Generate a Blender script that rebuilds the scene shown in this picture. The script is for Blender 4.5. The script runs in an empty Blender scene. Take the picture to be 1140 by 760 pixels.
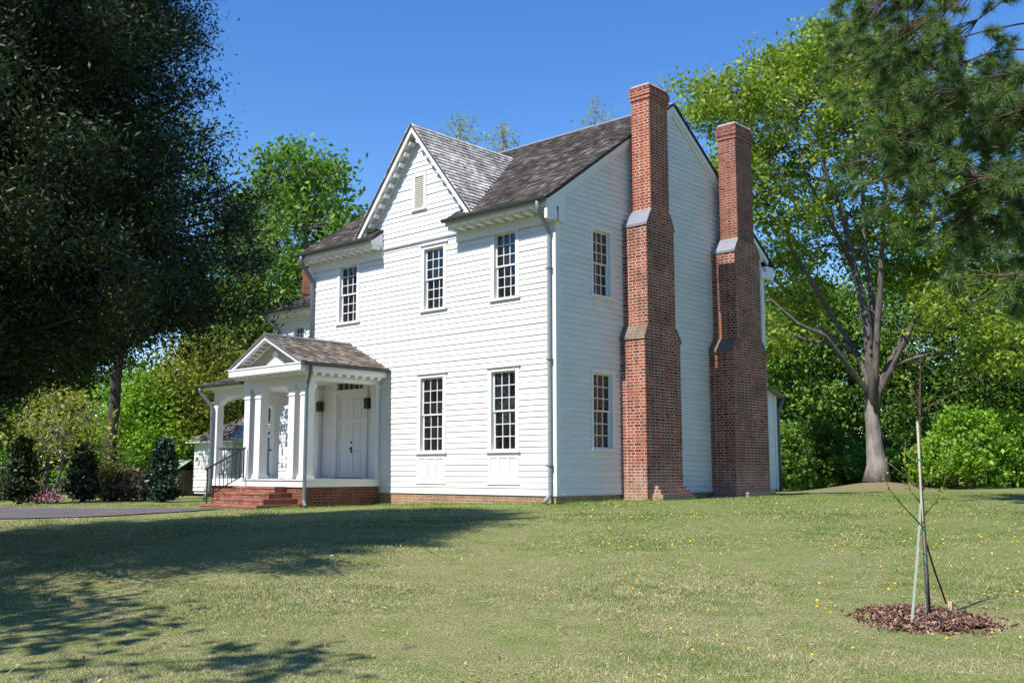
import bpy, math, random
import numpy as np
from mathutils import Vector, Matrix
rng = np.random.default_rng(7)
random.seed(7)
sc = bpy.context.scene
R = math.radians
# ------------------------------------------------------------------ camera, sky, sun, exposure
CAM = np.array([14.54, -17.52, 0.786])
cd = bpy.data.cameras.new("camera"); cam = bpy.data.objects.new("camera", cd); sc.collection.objects.link(cam)
cam.location = CAM
cam.rotation_euler = (R(90) + math.atan(145/1125), 0, R(42.2))
cd.sensor_width = 36; cd.lens = 36*1125/1140; cd.clip_end = 2000; cd.clip_start = 0.05
sc.camera = cam
SUN_EL, SUN_AZ = R(51), R(180 + 1.2)
sun_dir = Vector((math.sin(SUN_AZ)*math.cos(SUN_EL), math.cos(SUN_AZ)*math.cos(SUN_EL), math.sin(SUN_EL)))
w = bpy.data.worlds.new("World"); sc.world = w; w.use_nodes = True
wn = w.node_tree; bg = wn.nodes["Background"]
sky = wn.nodes.new("ShaderNodeTexSky"); sky.sky_type = 'NISHITA'; sky.sun_disc = False
sky.sun_elevation = SUN_EL; sky.sun_rotation = SUN_AZ; sky.air_density = 1.0; sky.dust_density = 0.0; sky.ozone_density = 2.5; sky.altitude = 0
hs_ = wn.nodes.new('ShaderNodeHueSaturation'); hs_.inputs['Saturation'].default_value = 1.30; hs_.inputs['Hue'].default_value = .509; wn.links.new(sky.outputs[0], hs_.inputs['Color']); wn.links.new(hs_.outputs[0], bg.inputs[0]); bg.inputs[1].default_value = 0.116
sd = bpy.data.lights.new("sun", 'SUN'); sd.energy = 3.9; sd.angle = R(0.5); sd.color = (1, .95, .87)
so = bpy.data.objects.new("sun", sd); sc.collection.objects.link(so)
so.rotation_euler = (-sun_dir).to_track_quat('-Z', 'Y').to_euler(); so.location = (0, -30, 40)
vs = sc.view_settings
vs.view_transform = 'Standard'; vs.look = 'None'; vs.gamma = 1; vs.use_curve_mapping = False; vs.exposure = 0.8
sc.cycles.max_bounces = 6; sc.cycles.transparent_max_bounces = 8; sc.cycles.diffuse_bounces = 3

FH = np.array([-math.sin(R(42.2)), math.cos(R(42.2))]); RH = np.array([math.cos(R(42.2)), math.sin(R(42.2))])
def plan(lat, d):               # metres to the right of, and away from, the spot where the photographer stood
    p = CAM[:2] + FH*d + RH*lat
    return float(p[0]), float(p[1])
def gz(x, y):                   # height of the lawn
    x = np.asarray(x, float); y = np.asarray(y, float)
    s = x*.638 - y*.769
    t = np.log1p(np.exp(np.clip((s-1)/1.6, -40, 40)))*1.6
    t = np.minimum(t, 23)
    return .10 + .027*np.clip(x, -8, 3) - .053*t + .012*np.sin(x*.9+1)*np.sin(y*.8) + .008*np.sin(x*2.3)*np.cos(y*2.1+2)

# ------------------------------------------------------------------ materials
def mat(name):
    m = bpy.data.materials.new(name); m.use_nodes = True
    nt = m.node_tree; return m, nt, nt.nodes["Principled BSDF"]
def N(nt, t, **k):
    n = nt.nodes.new(t)
    for a, v in k.items(): setattr(n, a, v)
    return n
def L(nt, a, b): nt.links.new(a, b)
def ramp(nt, fac, stops):
    r = N(nt, "ShaderNodeValToRGB"); e = r.color_ramp.elements
    while len(e) < len(stops): e.new(.5)
    for el, (p, c) in zip(e, stops): el.position = p; el.color = (*c, 1)
    L(nt, fac, r.inputs[0]); return r.outputs[0]
def noise(nt, scale, detail=4, coord='Object', rough=.6, vec=None, stretch=None):
    n = N(nt, "ShaderNodeTexNoise"); n.inputs['Scale'].default_value = scale; n.inputs['Detail'].default_value = detail; n.inputs['Roughness'].default_value = rough
    if vec is None:
        tc = N(nt, "ShaderNodeTexCoord"); vec = tc.outputs[coord]
    if stretch:
        mp = N(nt, "ShaderNodeMapping"); mp.inputs['Scale'].default_value = stretch; L(nt, vec, mp.inputs[0]); vec = mp.outputs[0]
    L(nt, vec, n.inputs['Vector']); return n.outputs['Fac']
def mix(nt, fac, a, b, blend='MIX'):
    m = N(nt, "ShaderNodeMix", data_type='RGBA', blend_type=blend)
    for s, v in ((0, fac), (6, a), (7, b)):
        if hasattr(v, 'links'): L(nt, v, m.inputs[s])
        elif s == 0: m.inputs[0].default_value = v
        else: m.inputs[s].default_value = (*v, 1)
    return m.outputs[2]
def bump(nt, h, bs, dist, strength=1):
    b = N(nt, "ShaderNodeBump"); b.inputs['Distance'].default_value = dist; b.inputs['Strength'].default_value = strength
    L(nt, h, b.inputs['Height']); L(nt, b.outputs[0], bs.inputs['Normal'])
def island(nt): return N(nt, "ShaderNodeNewGeometry").outputs['Random Per Island']

def plain(name, c, c2=None, scale=6, rough=.6, metal=0, spec=.4, stretch=None, bmp=0):
    m, nt, bs = mat(name); bs.inputs['Roughness'].default_value = rough; bs.inputs['Metallic'].default_value = metal
    bs.inputs['Specular IOR Level'].default_value = spec
    n = noise(nt, scale, 5, stretch=stretch)
    L(nt, ramp(nt, n, [(.3, c), (.7, c2 or tuple(v*.8 for v in c))]), bs.inputs['Base Color'])
    if bmp: bump(nt, n, bs, bmp)
    return m
def siding_mat(name, base, dirt):
    m, nt, bs = mat(name); bs.inputs['Roughness'].default_value = .55
    a = mix(nt, 1, ramp(nt, island(nt), [(0, tuple(v*.95 for v in base)), (1, base)]), ramp(nt, noise(nt, 1.3, 6, stretch=(1, 1, 1.5)), [(.35, (1, 1, 1)), (.8, dirt)]), 'MULTIPLY')
    a = mix(nt, 1, a, ramp(nt, noise(nt, 30, 4, stretch=(.15, .15, 3)), [(.55, (1, 1, 1)), (.8, (.9, .89, .87))]), 'MULTIPLY')
    L(nt, a, bs.inputs['Base Color']); bump(nt, noise(nt, 40, 3, stretch=(.1, .1, 2)), bs, .002)
    return m
M = {}
M['siding'] = siding_mat('siding_paint', (.80, .80, .79), (.90, .885, .86))
M['trim'] = siding_mat('trim_paint', (.80, .80, .79), (.95, .94, .92))
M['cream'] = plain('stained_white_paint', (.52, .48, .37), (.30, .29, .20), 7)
def brick_mat(name, c1, c2, mortar, dark, mort_size=.011, lime=False, scale_blotch=1.2):
    m, nt, bs = mat(name); bs.inputs['Roughness'].default_value = .9; bs.inputs['Specular IOR Level'].default_value = .2
    uv = N(nt, "ShaderNodeTexCoord").outputs['UV']
    wob = N(nt, "ShaderNodeTexNoise"); wob.inputs['Scale'].default_value = 6; L(nt, uv, wob.inputs[0])
    va = N(nt, "ShaderNodeVectorMath", operation='SCALE'); L(nt, wob.outputs['Color'], va.inputs[0]); va.inputs['Scale'].default_value = .012
    vb = N(nt, "ShaderNodeVectorMath", operation='ADD'); L(nt, uv, vb.inputs[0]); L(nt, va.outputs[0], vb.inputs[1])
    b = N(nt, "ShaderNodeTexBrick"); L(nt, vb.outputs[0], b.inputs['Vector'])
    b.inputs['Scale'].default_value = 1; b.inputs['Brick Width'].default_value = .205; b.inputs['Row Height'].default_value = .074
    b.inputs['Mortar Size'].default_value = mort_size; b.inputs['Mortar Smooth'].default_value = .25; b.inputs['Bias'].default_value = 0
    b.squash = .62; b.squash_frequency = 2
    b.inputs['Color1'].default_value = (0, 0, 0, 1); b.inputs['Color2'].default_value = (1, 1, 1, 1); b.inputs['Mortar'].default_value = (.5, .5, .5, 1)
    # per-brick tone, then blotches, then mortar
    col = ramp(nt, b.outputs['Color'], [(0, c1), (.35, tuple((p+q)/2 for p, q in zip(c1, c2))), (.7, c2), (1, dark)])
    nb = noise(nt, scale_blotch, 5, vec=uv)
    col = mix(nt, ramp(nt, nb, [(.43, (0, 0, 0)), (.66, (.8, .8, .8))]), col, dark)
    col = mix(nt, 1, col, ramp(nt, noise(nt, 28, 4, vec=uv), [(.3, (.7, .7, .7)), (.75, (1.15, 1.15, 1.15))]), 'MULTIPLY')
    mo = mix(nt, ramp(nt, noise(nt, 2.1, 4, vec=uv), [(.4, (0, 0, 0)), (.65, (1, 1, 1))]), mortar, tuple(v*.55 for v in mortar))
    col = mix(nt, b.outputs['Fac'], col, mo)
    if lime:     # old limewash left on the lowest courses
        sp = N(nt, "ShaderNodeSeparateXYZ"); L(nt, N(nt, "ShaderNodeNewGeometry").outputs['Position'], sp.inputs[0])
        k = N(nt, "ShaderNodeMath", operation='MULTIPLY_ADD'); L(nt, noise(nt, 2.2, 5, vec=uv), k.inputs[0]); k.inputs[1].default_value = 2.2; L(nt, sp.outputs['Z'], k.inputs[2])
        lm = N(nt, "ShaderNodeMapRange"); lm.inputs['From Min'].default_value = 2.1; lm.inputs['From Max'].default_value = 1.2; lm.inputs['To Max'].default_value = .38; L(nt, k.outputs[0], lm.inputs[0])
        col = mix(nt, lm.outputs[0], col, (.42, .36, .31))
    L(nt, col, bs.inputs['Base Color'])
    inv = N(nt, "ShaderNodeMath", operation='SUBTRACT'); inv.inputs[0].default_value = 1; L(nt, b.outputs['Fac'], inv.inputs[1])
    h = N(nt, "ShaderNodeMath", operation='MULTIPLY_ADD'); L(nt, noise(nt, 45, 3, vec=uv), h.inputs[0]); h.inputs[1].default_value = .5; L(nt, inv.outputs[0], h.inputs[2])
    bump(nt, h.outputs[0], bs, .008)
    return m
M['brick_old'] = brick_mat('old_brick', (.47, .135, .060), (.32, .066, .036), (.62, .53, .45), (.13, .036, .025), mort_size=.0095, lime=True)
M['brick_top'] = brick_mat('repaired_brick', (.45, .105, .040), (.35, .068, .032), (.64, .53, .43), (.22, .048, .030), mort_size=.0095)
M['brick_worn'] = brick_mat('worn_brown_brick', (.36, .135, .075), (.28, .075, .045), (.45, .36, .29), (.15, .05, .035), mort_size=.0085)
M['brick_plain'] = brick_mat('red_brick', (.30, .10, .062), (.23, .07, .045), (.30, .19, .14), (.14, .045, .032), .009)
M['brick_lichen'] = brick_mat('lichened_brick', (.22, .14, .10), (.28, .19, .14), (.33, .29, .24), (.12, .08, .06))
M['brick_found'] = brick_mat('tan_brick', (.46, .27, .15), (.40, .20, .11), (.50, .42, .32), (.28, .14, .09))
M['brick_white'] = brick_mat('limewashed_brick', (.36, .13, .09), (.42, .25, .20), (.55, .50, .45), (.26, .12, .09))
M['brick_stair'] = brick_mat('worn_step_brick', (.44, .21, .145), (.35, .15, .10), (.34, .19, .14), (.23, .08, .055), .007)
M['mortar_cap'] = plain('cement_wash', (.50, .45, .42), (.30, .20, .17), 9, .9)
def shingle_mat(name, stops):
    m, nt, bs = mat(name); bs.inputs['Roughness'].default_value = .85; bs.inputs['Specular IOR Level'].default_value = .25
    c = ramp(nt, island(nt), stops)
    c = mix(nt, 1, c, ramp(nt, noise(nt, 1.1, 6), [(.35, (1.15, 1.12, 1.1)), (.65, (.6, .6, .6))]), 'MULTIPLY')
    c = mix(nt, 1, c, ramp(nt, noise(nt, 26, 4), [(.35, (.75, .75, .75)), (.7, (1.1, 1.1, 1.1))]), 'MULTIPLY')
    L(nt, c, bs.inputs['Base Color']); bump(nt, noise(nt, 60, 3), bs, .004)
    return m
M['sh_dark'] = shingle_mat('dark_wood_shingle', [(0, (.052, .042, .035)), (.5, (.098, .081, .068)), (.85, (.15, .128, .108)), (1, (.26, .23, .205))])
M['sh_light'] = shingle_mat('silvered_wood_shingle', [(0, (.34, .31, .28)), (.4, (.55, .52, .48)), (1, (.76, .73, .69))])
M['sh_mid'] = shingle_mat('grey_wood_shingle', [(0, (.15, .122, .096)), (.5, (.25, .21, .17)), (1, (.42, .37, .31))])
M['gutter'] = plain('galvanised_gutter', (.19, .215, .24), (.13, .155, .175), 5, .45, .3)
M['gutter_dark'] = plain('dark_painted_gutter', (.060, .075, .075), (.045, .055, .055), 5, .45)
M['lead'] = plain('lead_flashing', (.27, .29, .32), (.20, .22, .25), 4, .5, .2)
M['spout_white'] = plain('painted_downspout', (.28, .32, .35), (.22, .26, .29), 5, .45)
M['iron'] = plain('black_iron', (.02, .02, .02), (.03, .03, .03), 8, .5)
M['shadow_in'] = plain('dark_interior', (.012, .011, .010), (.018, .016, .015), 2, .9)
M['deck'] = plain('painted_porch_floor', (.30, .31, .31), (.24, .25, .25), 5, .6)
M['louver'] = plain('louver_paint', (.72, .73, .65), (.66, .67, .58), 9)
m, nt, bs = mat('window_glass'); M['glass'] = m
nt.nodes.remove(bs); o_ = nt.nodes['Material Output']
df = N(nt, "ShaderNodeBsdfDiffuse"); L(nt, ramp(nt, island(nt), [(0, (.003, .003, .003)), (.7, (.007, .006, .006)), (1, (.016, .013, .014))]), df.inputs[0])
gl = N(nt, "ShaderNodeBsdfGlossy"); gl.inputs['Roughness'].default_value = .03
fr = N(nt, "ShaderNodeFresnel"); fr.inputs[0].default_value = 1.62
mp_ = N(nt, "ShaderNodeMapRange"); mp_.inputs['To Min'].default_value = .03; L(nt, fr.outputs[0], mp_.inputs[0])
ms = N(nt, "ShaderNodeMixShader"); L(nt, mp_.outputs[0], ms.inputs[0]); L(nt, df.outputs[0], ms.inputs[1]); L(nt, gl.outputs[0], ms.inputs[2]); L(nt, ms.outputs[0], o_.inputs[0])
bn = N(nt, "ShaderNodeBump"); bn.inputs['Distance'].default_value = .0015; L(nt, noise(nt, 5, 2), bn.inputs['Height']); L(nt, bn.outputs[0], gl.inputs['Normal'])

def bark(name, c, c2, sc_=9):
    m, nt, bs = mat(name); bs.inputs['Roughness'].default_value = .95; bs.inputs['Specular IOR Level'].default_value = .1
    n = noise(nt, sc_, 6, stretch=(1, 1, .25)); L(nt, ramp(nt, n, [(.35, c2), (.65, c)]), bs.inputs['Base Color']); bump(nt, n, bs, .04)
    return m
M['bark_grey'] = bark('grey_bark', (.33, .29, .27), (.16, .14, .125), 5)  # lightened to put the sun on the oak trunk into the colour
M['bark_limb'] = bark('limb_bark', (.17, .148, .135), (.085, .072, .065), 5)  # darker copy of the grey bark, for the oak limbs
M['bark_dark'] = bark('dark_bark', (.10, .085, .075), (.045, .04, .035))
M['bark_brown'] = bark('brown_bark', (.17, .12, .09), (.09, .06, .045))
M['twig_grey'] = bark('pale_dead_twig', (.34, .31, .28), (.22, .20, .18))
M['wood_grey'] = bark('weathered_wood', (.20, .165, .125), (.11, .09, .07), 12)
def leaf(name, a, b, c=None, trans=.3, rough=.55, clump=.9):
    m, nt, bs = mat(name); bs.inputs['Roughness'].default_value = rough; bs.inputs['Specular IOR Level'].default_value = .3
    col = ramp(nt, island(nt), [(0, a), (.6, b), (1, c or b)])
    col = mix(nt, 1, col, ramp(nt, noise(nt, clump, 3), [(.35, (.72, .78, .8)), (.65, (1.15, 1.08, 1.0))]), 'MULTIPLY')
    L(nt, col, bs.inputs['Base Color'])
    tr = N(nt, "ShaderNodeBsdfTranslucent"); L(nt, mix(nt, 1, col, (1.5, 1.7, .7), 'MULTIPLY'), tr.inputs[0])
    ms = N(nt, "ShaderNodeMixShader"); ms.inputs[0].default_value = trans
    L(nt, bs.outputs[0], ms.inputs[1]); L(nt, tr.outputs[0], ms.inputs[2]); L(nt, ms.outputs[0], nt.nodes['Material Output'].inputs[0])
    return m
M['lf_oak'] = leaf('oak_leaf', (.115, .19, .021), (.235, .33, .038), (.37, .43, .065))
M['lf_mid'] = leaf('mid_green_leaf', (.085, .18, .022), (.15, .28, .038), (.23, .34, .06))
M['lf_deep'] = leaf('deep_green_leaf', (.055, .125, .018), (.105, .20, .032), (.18, .275, .05))
M['lf_bright'] = leaf('bright_green_leaf', (.13, .27, .022), (.22, .40, .036), (.32, .48, .065))
M['lf_yellow'] = leaf('yellow_green_leaf', (.21, .24, .035), (.32, .34, .06), (.40, .39, .09))
M['lf_olive'] = leaf('olive_bud_leaf', (.16, .13, .035), (.21, .22, .045), (.28, .25, .07))
M['lf_cedar'] = leaf('cedar_spray', (.010, .025, .007), (.023, .046, .012), (.050, .078, .020), .05, clump=1.6)
M['lf_holly'] = leaf('holly_leaf', (.018, .045, .025), (.035, .075, .045), (.06, .11, .07), .05, .35)
M['lf_pine'] = leaf('pine_needle', (.060, .125, .034), (.115, .20, .050), (.21, .29, .085), .15)
M['lf_pink'] = leaf('azalea_bloom', (.50, .20, .28), (.62, .32, .40), (.72, .46, .52), .2)
M['lf_straw'] = leaf('dry_straw', (.28, .20, .11), (.46, .37, .22), (.62, .52, .35), .1)
M['lf_dry'] = leaf('dry_vine', (.13, .09, .06), (.20, .15, .10), (.26, .21, .15), .1)

# ground material
def ground_col(nt, pos):
    big = noise(nt, .35, 5, vec=pos); mid = noise(nt, 2.6, 5, vec=pos); fine = noise(nt, 55, 3, vec=pos, stretch=(1, 1, .2))
    c = ramp(nt, fine, [(.30, (.11, .135, .042)), (.45, (.22, .235, .085)), (.60, (.37, .335, .17)), (.75, (.54, .46, .30))])
    green = ramp(nt, fine, [(.3, (.095, .17, .028)), (.7, (.21, .275, .07))])
    c = mix(nt, ramp(nt, mid, [(.46, (0, 0, 0)), (.66, (.6, .6, .6))]), c, green)
    # greener towards the house, browner dirt under the big tree on the far right
    sp = N(nt, "ShaderNodeSeparateXYZ"); L(nt, pos, sp.inputs[0])
    g = N(nt, "ShaderNodeMapRange"); g.inputs['From Min'].default_value = -9; g.inputs['From Max'].default_value = 1; g.inputs['To Max'].default_value = .55; L(nt, sp.outputs['Y'], g.inputs[0])
    gm = N(nt, "ShaderNodeMath", operation='MULTIPLY'); L(nt, g.outputs[0], gm.inputs[0]); L(nt, ramp(nt, big, [(.35, (.3, .3, .3)), (.55, (1, 1, 1))]), gm.inputs[1])
    return mix(nt, gm.outputs[0], c, green), big, fine
m, nt, bs = mat('lawn_ground'); M['ground'] = m; bs.inputs['Roughness'].default_value = 1; bs.inputs['Specular IOR Level'].default_value = .05
pos = N(nt, "ShaderNodeNewGeometry").outputs['Position']
c, big, fine = ground_col(nt, pos)
v = N(nt, "ShaderNodeVectorMath", operation='DISTANCE'); L(nt, pos, v.inputs[0]); v.inputs[1].default_value = (-2.4, 23.5, .1)
dn = N(nt, "ShaderNodeMath", operation='MULTIPLY_ADD'); L(nt, noise(nt, .5, 4, vec=pos), dn.inputs[0]); dn.inputs[1].default_value = 9; L(nt, v.outputs['Value'], dn.inputs[2])
dm = N(nt, "ShaderNodeMapRange"); dm.inputs['From Min'].default_value = 13; dm.inputs['From Max'].default_value = 6; L(nt, dn.outputs[0], dm.inputs[0])
dk = N(nt, 'ShaderNodeMath', operation='MULTIPLY'); L(nt, dm.outputs[0], dk.inputs[0]); L(nt, ramp(nt, noise(nt, 3, 5, vec=pos), [(.3, (.45, .45, .45)), (.7, (.95, .95, .95))]), dk.inputs[1]); c = mix(nt, dk.outputs[0], c, (.26, .185, .125))
L(nt, c, bs.inputs['Base Color']); bump(nt, fine, bs, .03)
m, nt, bs = mat('grass_blade'); M['grass'] = m; bs.inputs['Roughness'].default_value = .7; bs.inputs['Specular IOR Level'].default_value = .2
pos = N(nt, "ShaderNodeNewGeometry").outputs['Position']
isl = island(nt)
mid = noise(nt, 1.3, 7, vec=pos, rough=.68); big = noise(nt, .35, 4, vec=pos)
sp = N(nt, "ShaderNodeSeparateXYZ"); L(nt, pos, sp.inputs[0])
g = N(nt, "ShaderNodeMapRange"); g.inputs['From Min'].default_value = -10; g.inputs['From Max'].default_value = 0; g.inputs['To Max'].default_value = .26; L(nt, sp.outputs['Y'], g.inputs[0])
a = N(nt, "ShaderNodeMath", operation='MULTIPLY_ADD'); L(nt, mid, a.inputs[0]); a.inputs[1].default_value = 1.7; a.inputs[2].default_value = -.74
b = N(nt, "ShaderNodeMath", operation='ADD'); L(nt, a.outputs[0], b.inputs[0]); L(nt, g.outputs[0], b.inputs[1])
lt = N(nt, "ShaderNodeMath", operation='SUBTRACT'); L(nt, isl, lt.inputs[0]); L(nt, b.outputs[0], lt.inputs[1])
c = ramp(nt, lt.outputs[0], [(0, (.065, .15, .02)), (.22, (.14, .22, .042)), (.42, (.27, .29, .095)), (.60, (.45, .40, .215)), (.88, (.68, .58, .40))])
L(nt, c, bs.inputs['Base Color'])
m, nt, bs = mat('asphalt'); M['asphalt'] = m; bs.inputs['Roughness'].default_value = .95
n = noise(nt, .8, 5); L(nt, mix(nt, 1, ramp(nt, n, [(.3, (.085, .072, .075)), (.7, (.14, .12, .118))]), ramp(nt, noise(nt, 70, 3), [(.3, (.7, .7, .7)), (.7, (1.2, 1.2, 1.2))]), 'MULTIPLY'), bs.inputs['Base Color'])
m, nt, bs = mat('mulch_chip'); M['mulch'] = m; bs.inputs['Roughness'].default_value = .9
L(nt, ramp(nt, island(nt), [(0, (.06, .03, .02)), (.45, (.19, .095, .065)), (.8, (.29, .165, .12)), (1, (.45, .32, .24))]), bs.inputs['Base Color'])
M['dandelion'] = plain('dandelion_yellow', (.85, .60, .02), (.80, .45, .01), 60)
M['pale_strap'] = plain('pale_green_strap', (.36, .42, .33), (.30, .36, .28), 20)
M['dark_strap'] = plain('dark_green_strap', (.03, .05, .03), (.02, .035, .02), 20)
M['tie'] = plain('teal_tie', (.0, .30, .20), (.0, .24, .17), 20)
M['peg'] = plain('fresh_pine_peg', (.70, .48, .28), (.6, .4, .24), 20)
M['bamboo'] = plain('pale_stake', (.66, .62, .50), (.40, .36, .30), 30, stretch=(1, 1, .1))
M['tin'] = plain('green_tin_roof', (.35, .47, .40), (.25, .36, .30), 6)
M['lampglass'] = plain('lantern_glass', (.06, .06, .055), (.04, .04, .04), 6, .15)
M['brass'] = plain('dark_brass', (.06, .045, .02), (.04, .03, .015), 6, .4, .6)

# ------------------------------------------------------------------ mesh helpers
def link_mesh(name, V, F, material, parent=None, smooth=False, uv=False):
    me = bpy.data.meshes.new(name)
    me.from_pydata([tuple(map(float, p)) for p in V], [], F); me.update()
    me.materials.append(material)
    if smooth: me.shade_smooth()
    if uv: box_uv(me)
    o = bpy.data.objects.new(name, me); sc.collection.objects.link(o)
    if parent is not None: o.parent = parent
    return o
def box_uv(me):
    uvl = me.uv_layers.new(name="uv")
    for p in me.polygons:
        n = p.normal
        if abs(n.z) > .8: t = Vector((1, 0, 0)); b = Vector((0, 1, 0))
        else:
            t = Vector((-n.y, n.x, 0)).normalized(); b = Vector((0, 0, 1))
        for li in p.loop_indices:
            c = me.vertices[me.loops[li].vertex_index].co
            uvl.data[li].uv = (c.dot(t) + (.05 if abs(n.x) > abs(n.y) else 0), c.dot(b))
class MB:
    def __init__(s): s.V = []; s.F = []
    def add(s, V, F):
        k = len(s.V); s.V += [tuple(v) for v in V]; s.F += [tuple(i+k for i in f) for f in F]; return s
    def quad(s, a, b, c, d): return s.add([a, b, c, d], [(0, 1, 2, 3)])
    def box(s, x0, x1, y0, y1, z0, z1):
        return s.add([(x0,y0,z0),(x1,y0,z0),(x1,y1,z0),(x0,y1,z0),(x0,y0,z1),(x1,y0,z1),(x1,y1,z1),(x0,y1,z1)],
                     [(0,3,2,1),(4,5,6,7),(0,1,5,4),(1,2,6,5),(2,3,7,6),(3,0,4,7)])
    def loft(s, r0, z0, r1, z1):    # r=(x0,x1,y0,y1)
        a = [(r0[0],r0[2],z0),(r0[1],r0[2],z0),(r0[1],r0[3],z0),(r0[0],r0[3],z0)]
        b = [(r1[0],r1[2],z1),(r1[1],r1[2],z1),(r1[1],r1[3],z1),(r1[0],r1[3],z1)]
        return s.add(a+b, [(0,3,2,1),(4,5,6,7),(0,1,5,4),(1,2,6,5),(2,3,7,6),(3,0,4,7)])
    def obox(s, O, U, W, Nn, u0, u1, w0, w1, n0, n1):   # box in a frame
        P = lambda u, q, n: tuple(O + U*u + W*q + Nn*n)
        return s.add([P(u0,w0,n0),P(u1,w0,n0),P(u1,w1,n0),P(u0,w1,n0),P(u0,w0,n1),P(u1,w0,n1),P(u1,w1,n1),P(u0,w1,n1)],
                     [(0,3,2,1),(4,5,6,7),(0,1,5,4),(1,2,6,5),(2,3,7,6),(3,0,4,7)])
    def prism(s, poly, ext):        # polygon (3d points) extruded by vector ext
        n = len(poly); e = Vector(ext); P = [Vector(p) for p in poly]
        return s.add([tuple(p) for p in P] + [tuple(p+e) for p in P], [tuple(range(n))[::-1], tuple(range(n, 2*n))] + [(i, (i+1) % n, n+(i+1) % n, n+i) for i in range(n)])
    def tube(s, pts, rad, n=8, cap=True):
        pts = [Vector(p) for p in pts]
        if not hasattr(rad, '__len__'): rad = [rad]*len(pts)
        V = []; F = []; prev = None
        for i, p in enumerate(pts):
            d = (pts[min(i+1, len(pts)-1)] - pts[max(i-1, 0)]).normalized()
            if prev is None: a = d.orthogonal().normalized()
            else: a = (prev - d*prev.dot(d)).normalized()
            prev = a; b = d.cross(a)
            for k in range(n):
                t = 2*math.pi*k/n; V.append(tuple(p + (a*math.cos(t) + b*math.sin(t))*rad[i]))
        for i in range(len(pts)-1):
            for k in range(n):
                F.append((i*n+k, i*n+(k+1) % n, (i+1)*n+(k+1) % n, (i+1)*n+k))
        if cap: F += [tuple(range(n))[::-1], tuple(range((len(pts)-1)*n, len(pts)*n))]
        return s.add(V, F)
    def out(s, name, material, parent=None, smooth=False, uv=False): return link_mesh(name, s.V, s.F, M[material], parent, smooth, uv)
def empty(name, loc, label=None, cat=None, group=None):
    o = bpy.data.objects.new(name, None); sc.collection.objects.link(o); o.location = loc; o.empty_display_size = .3
    if label: tag(o, label, cat, group)
    return o
def tag(o, label, cat, group=None, kind=None):
    if label: o["label"] = label
    if cat: o["category"] = cat
    if group: o["group"] = group
    if kind: o["kind"] = kind
    return o
Z = Vector((0, 0, 1))

# ------------------------------------------------------------------ ground, driveway
ax = np.concatenate([-np.geomspace(400, 26, 22), np.linspace(-25, 25, 126), np.geomspace(26, 400, 22)])
gx, gy = np.meshgrid(ax + 2, ax, indexing='ij'); gzv = gz(gx, gy)
# mound round the oak
OAK = plan(15.0, 42)
def mound(x, y): return .35*np.exp(-((x-OAK[0])**2+(y-OAK[1])**2)/4.0)
gzv = gzv + mound(gx, gy)
n = len(ax); V = np.stack([gx, gy, gzv], -1).reshape(-1, 3)
F = [(i*n+j, (i+1)*n+j, (i+1)*n+j+1, i*n+j+1) for i in range(n-1) for j in range(n-1)]
o = link_mesh("ground", V, F, M['ground'], smooth=True); o["kind"] = "structure"
def drive_edges(lat):
    near = 21.3 + .25*math.sin(lat*.35); far = 26.0 + .3*math.sin(lat*.2+1)
    if lat > -8.6:
        k = (lat+8.6)/1.6; near += k*1.6; far -= k*1.0
    return near, far
V = []; F = []; lats = list(np.linspace(-45, -7.0, 60)); K = 8
for i, la in enumerate(lats):
    a, b = drive_edges(la)
    for k in range(K+1):
        x, y = plan(la, a + (b-a)*k/K); V.append((x, y, float(gz(x, y)) + .022))
    if i:
        for k in range(K): F.append(((i-1)*(K+1)+k, i*(K+1)+k, i*(K+1)+k+1, (i-1)*(K+1)+k+1))
o = link_mesh("driveway", V, F, M['asphalt'], smooth=True); o["kind"] = "structure"

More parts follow.
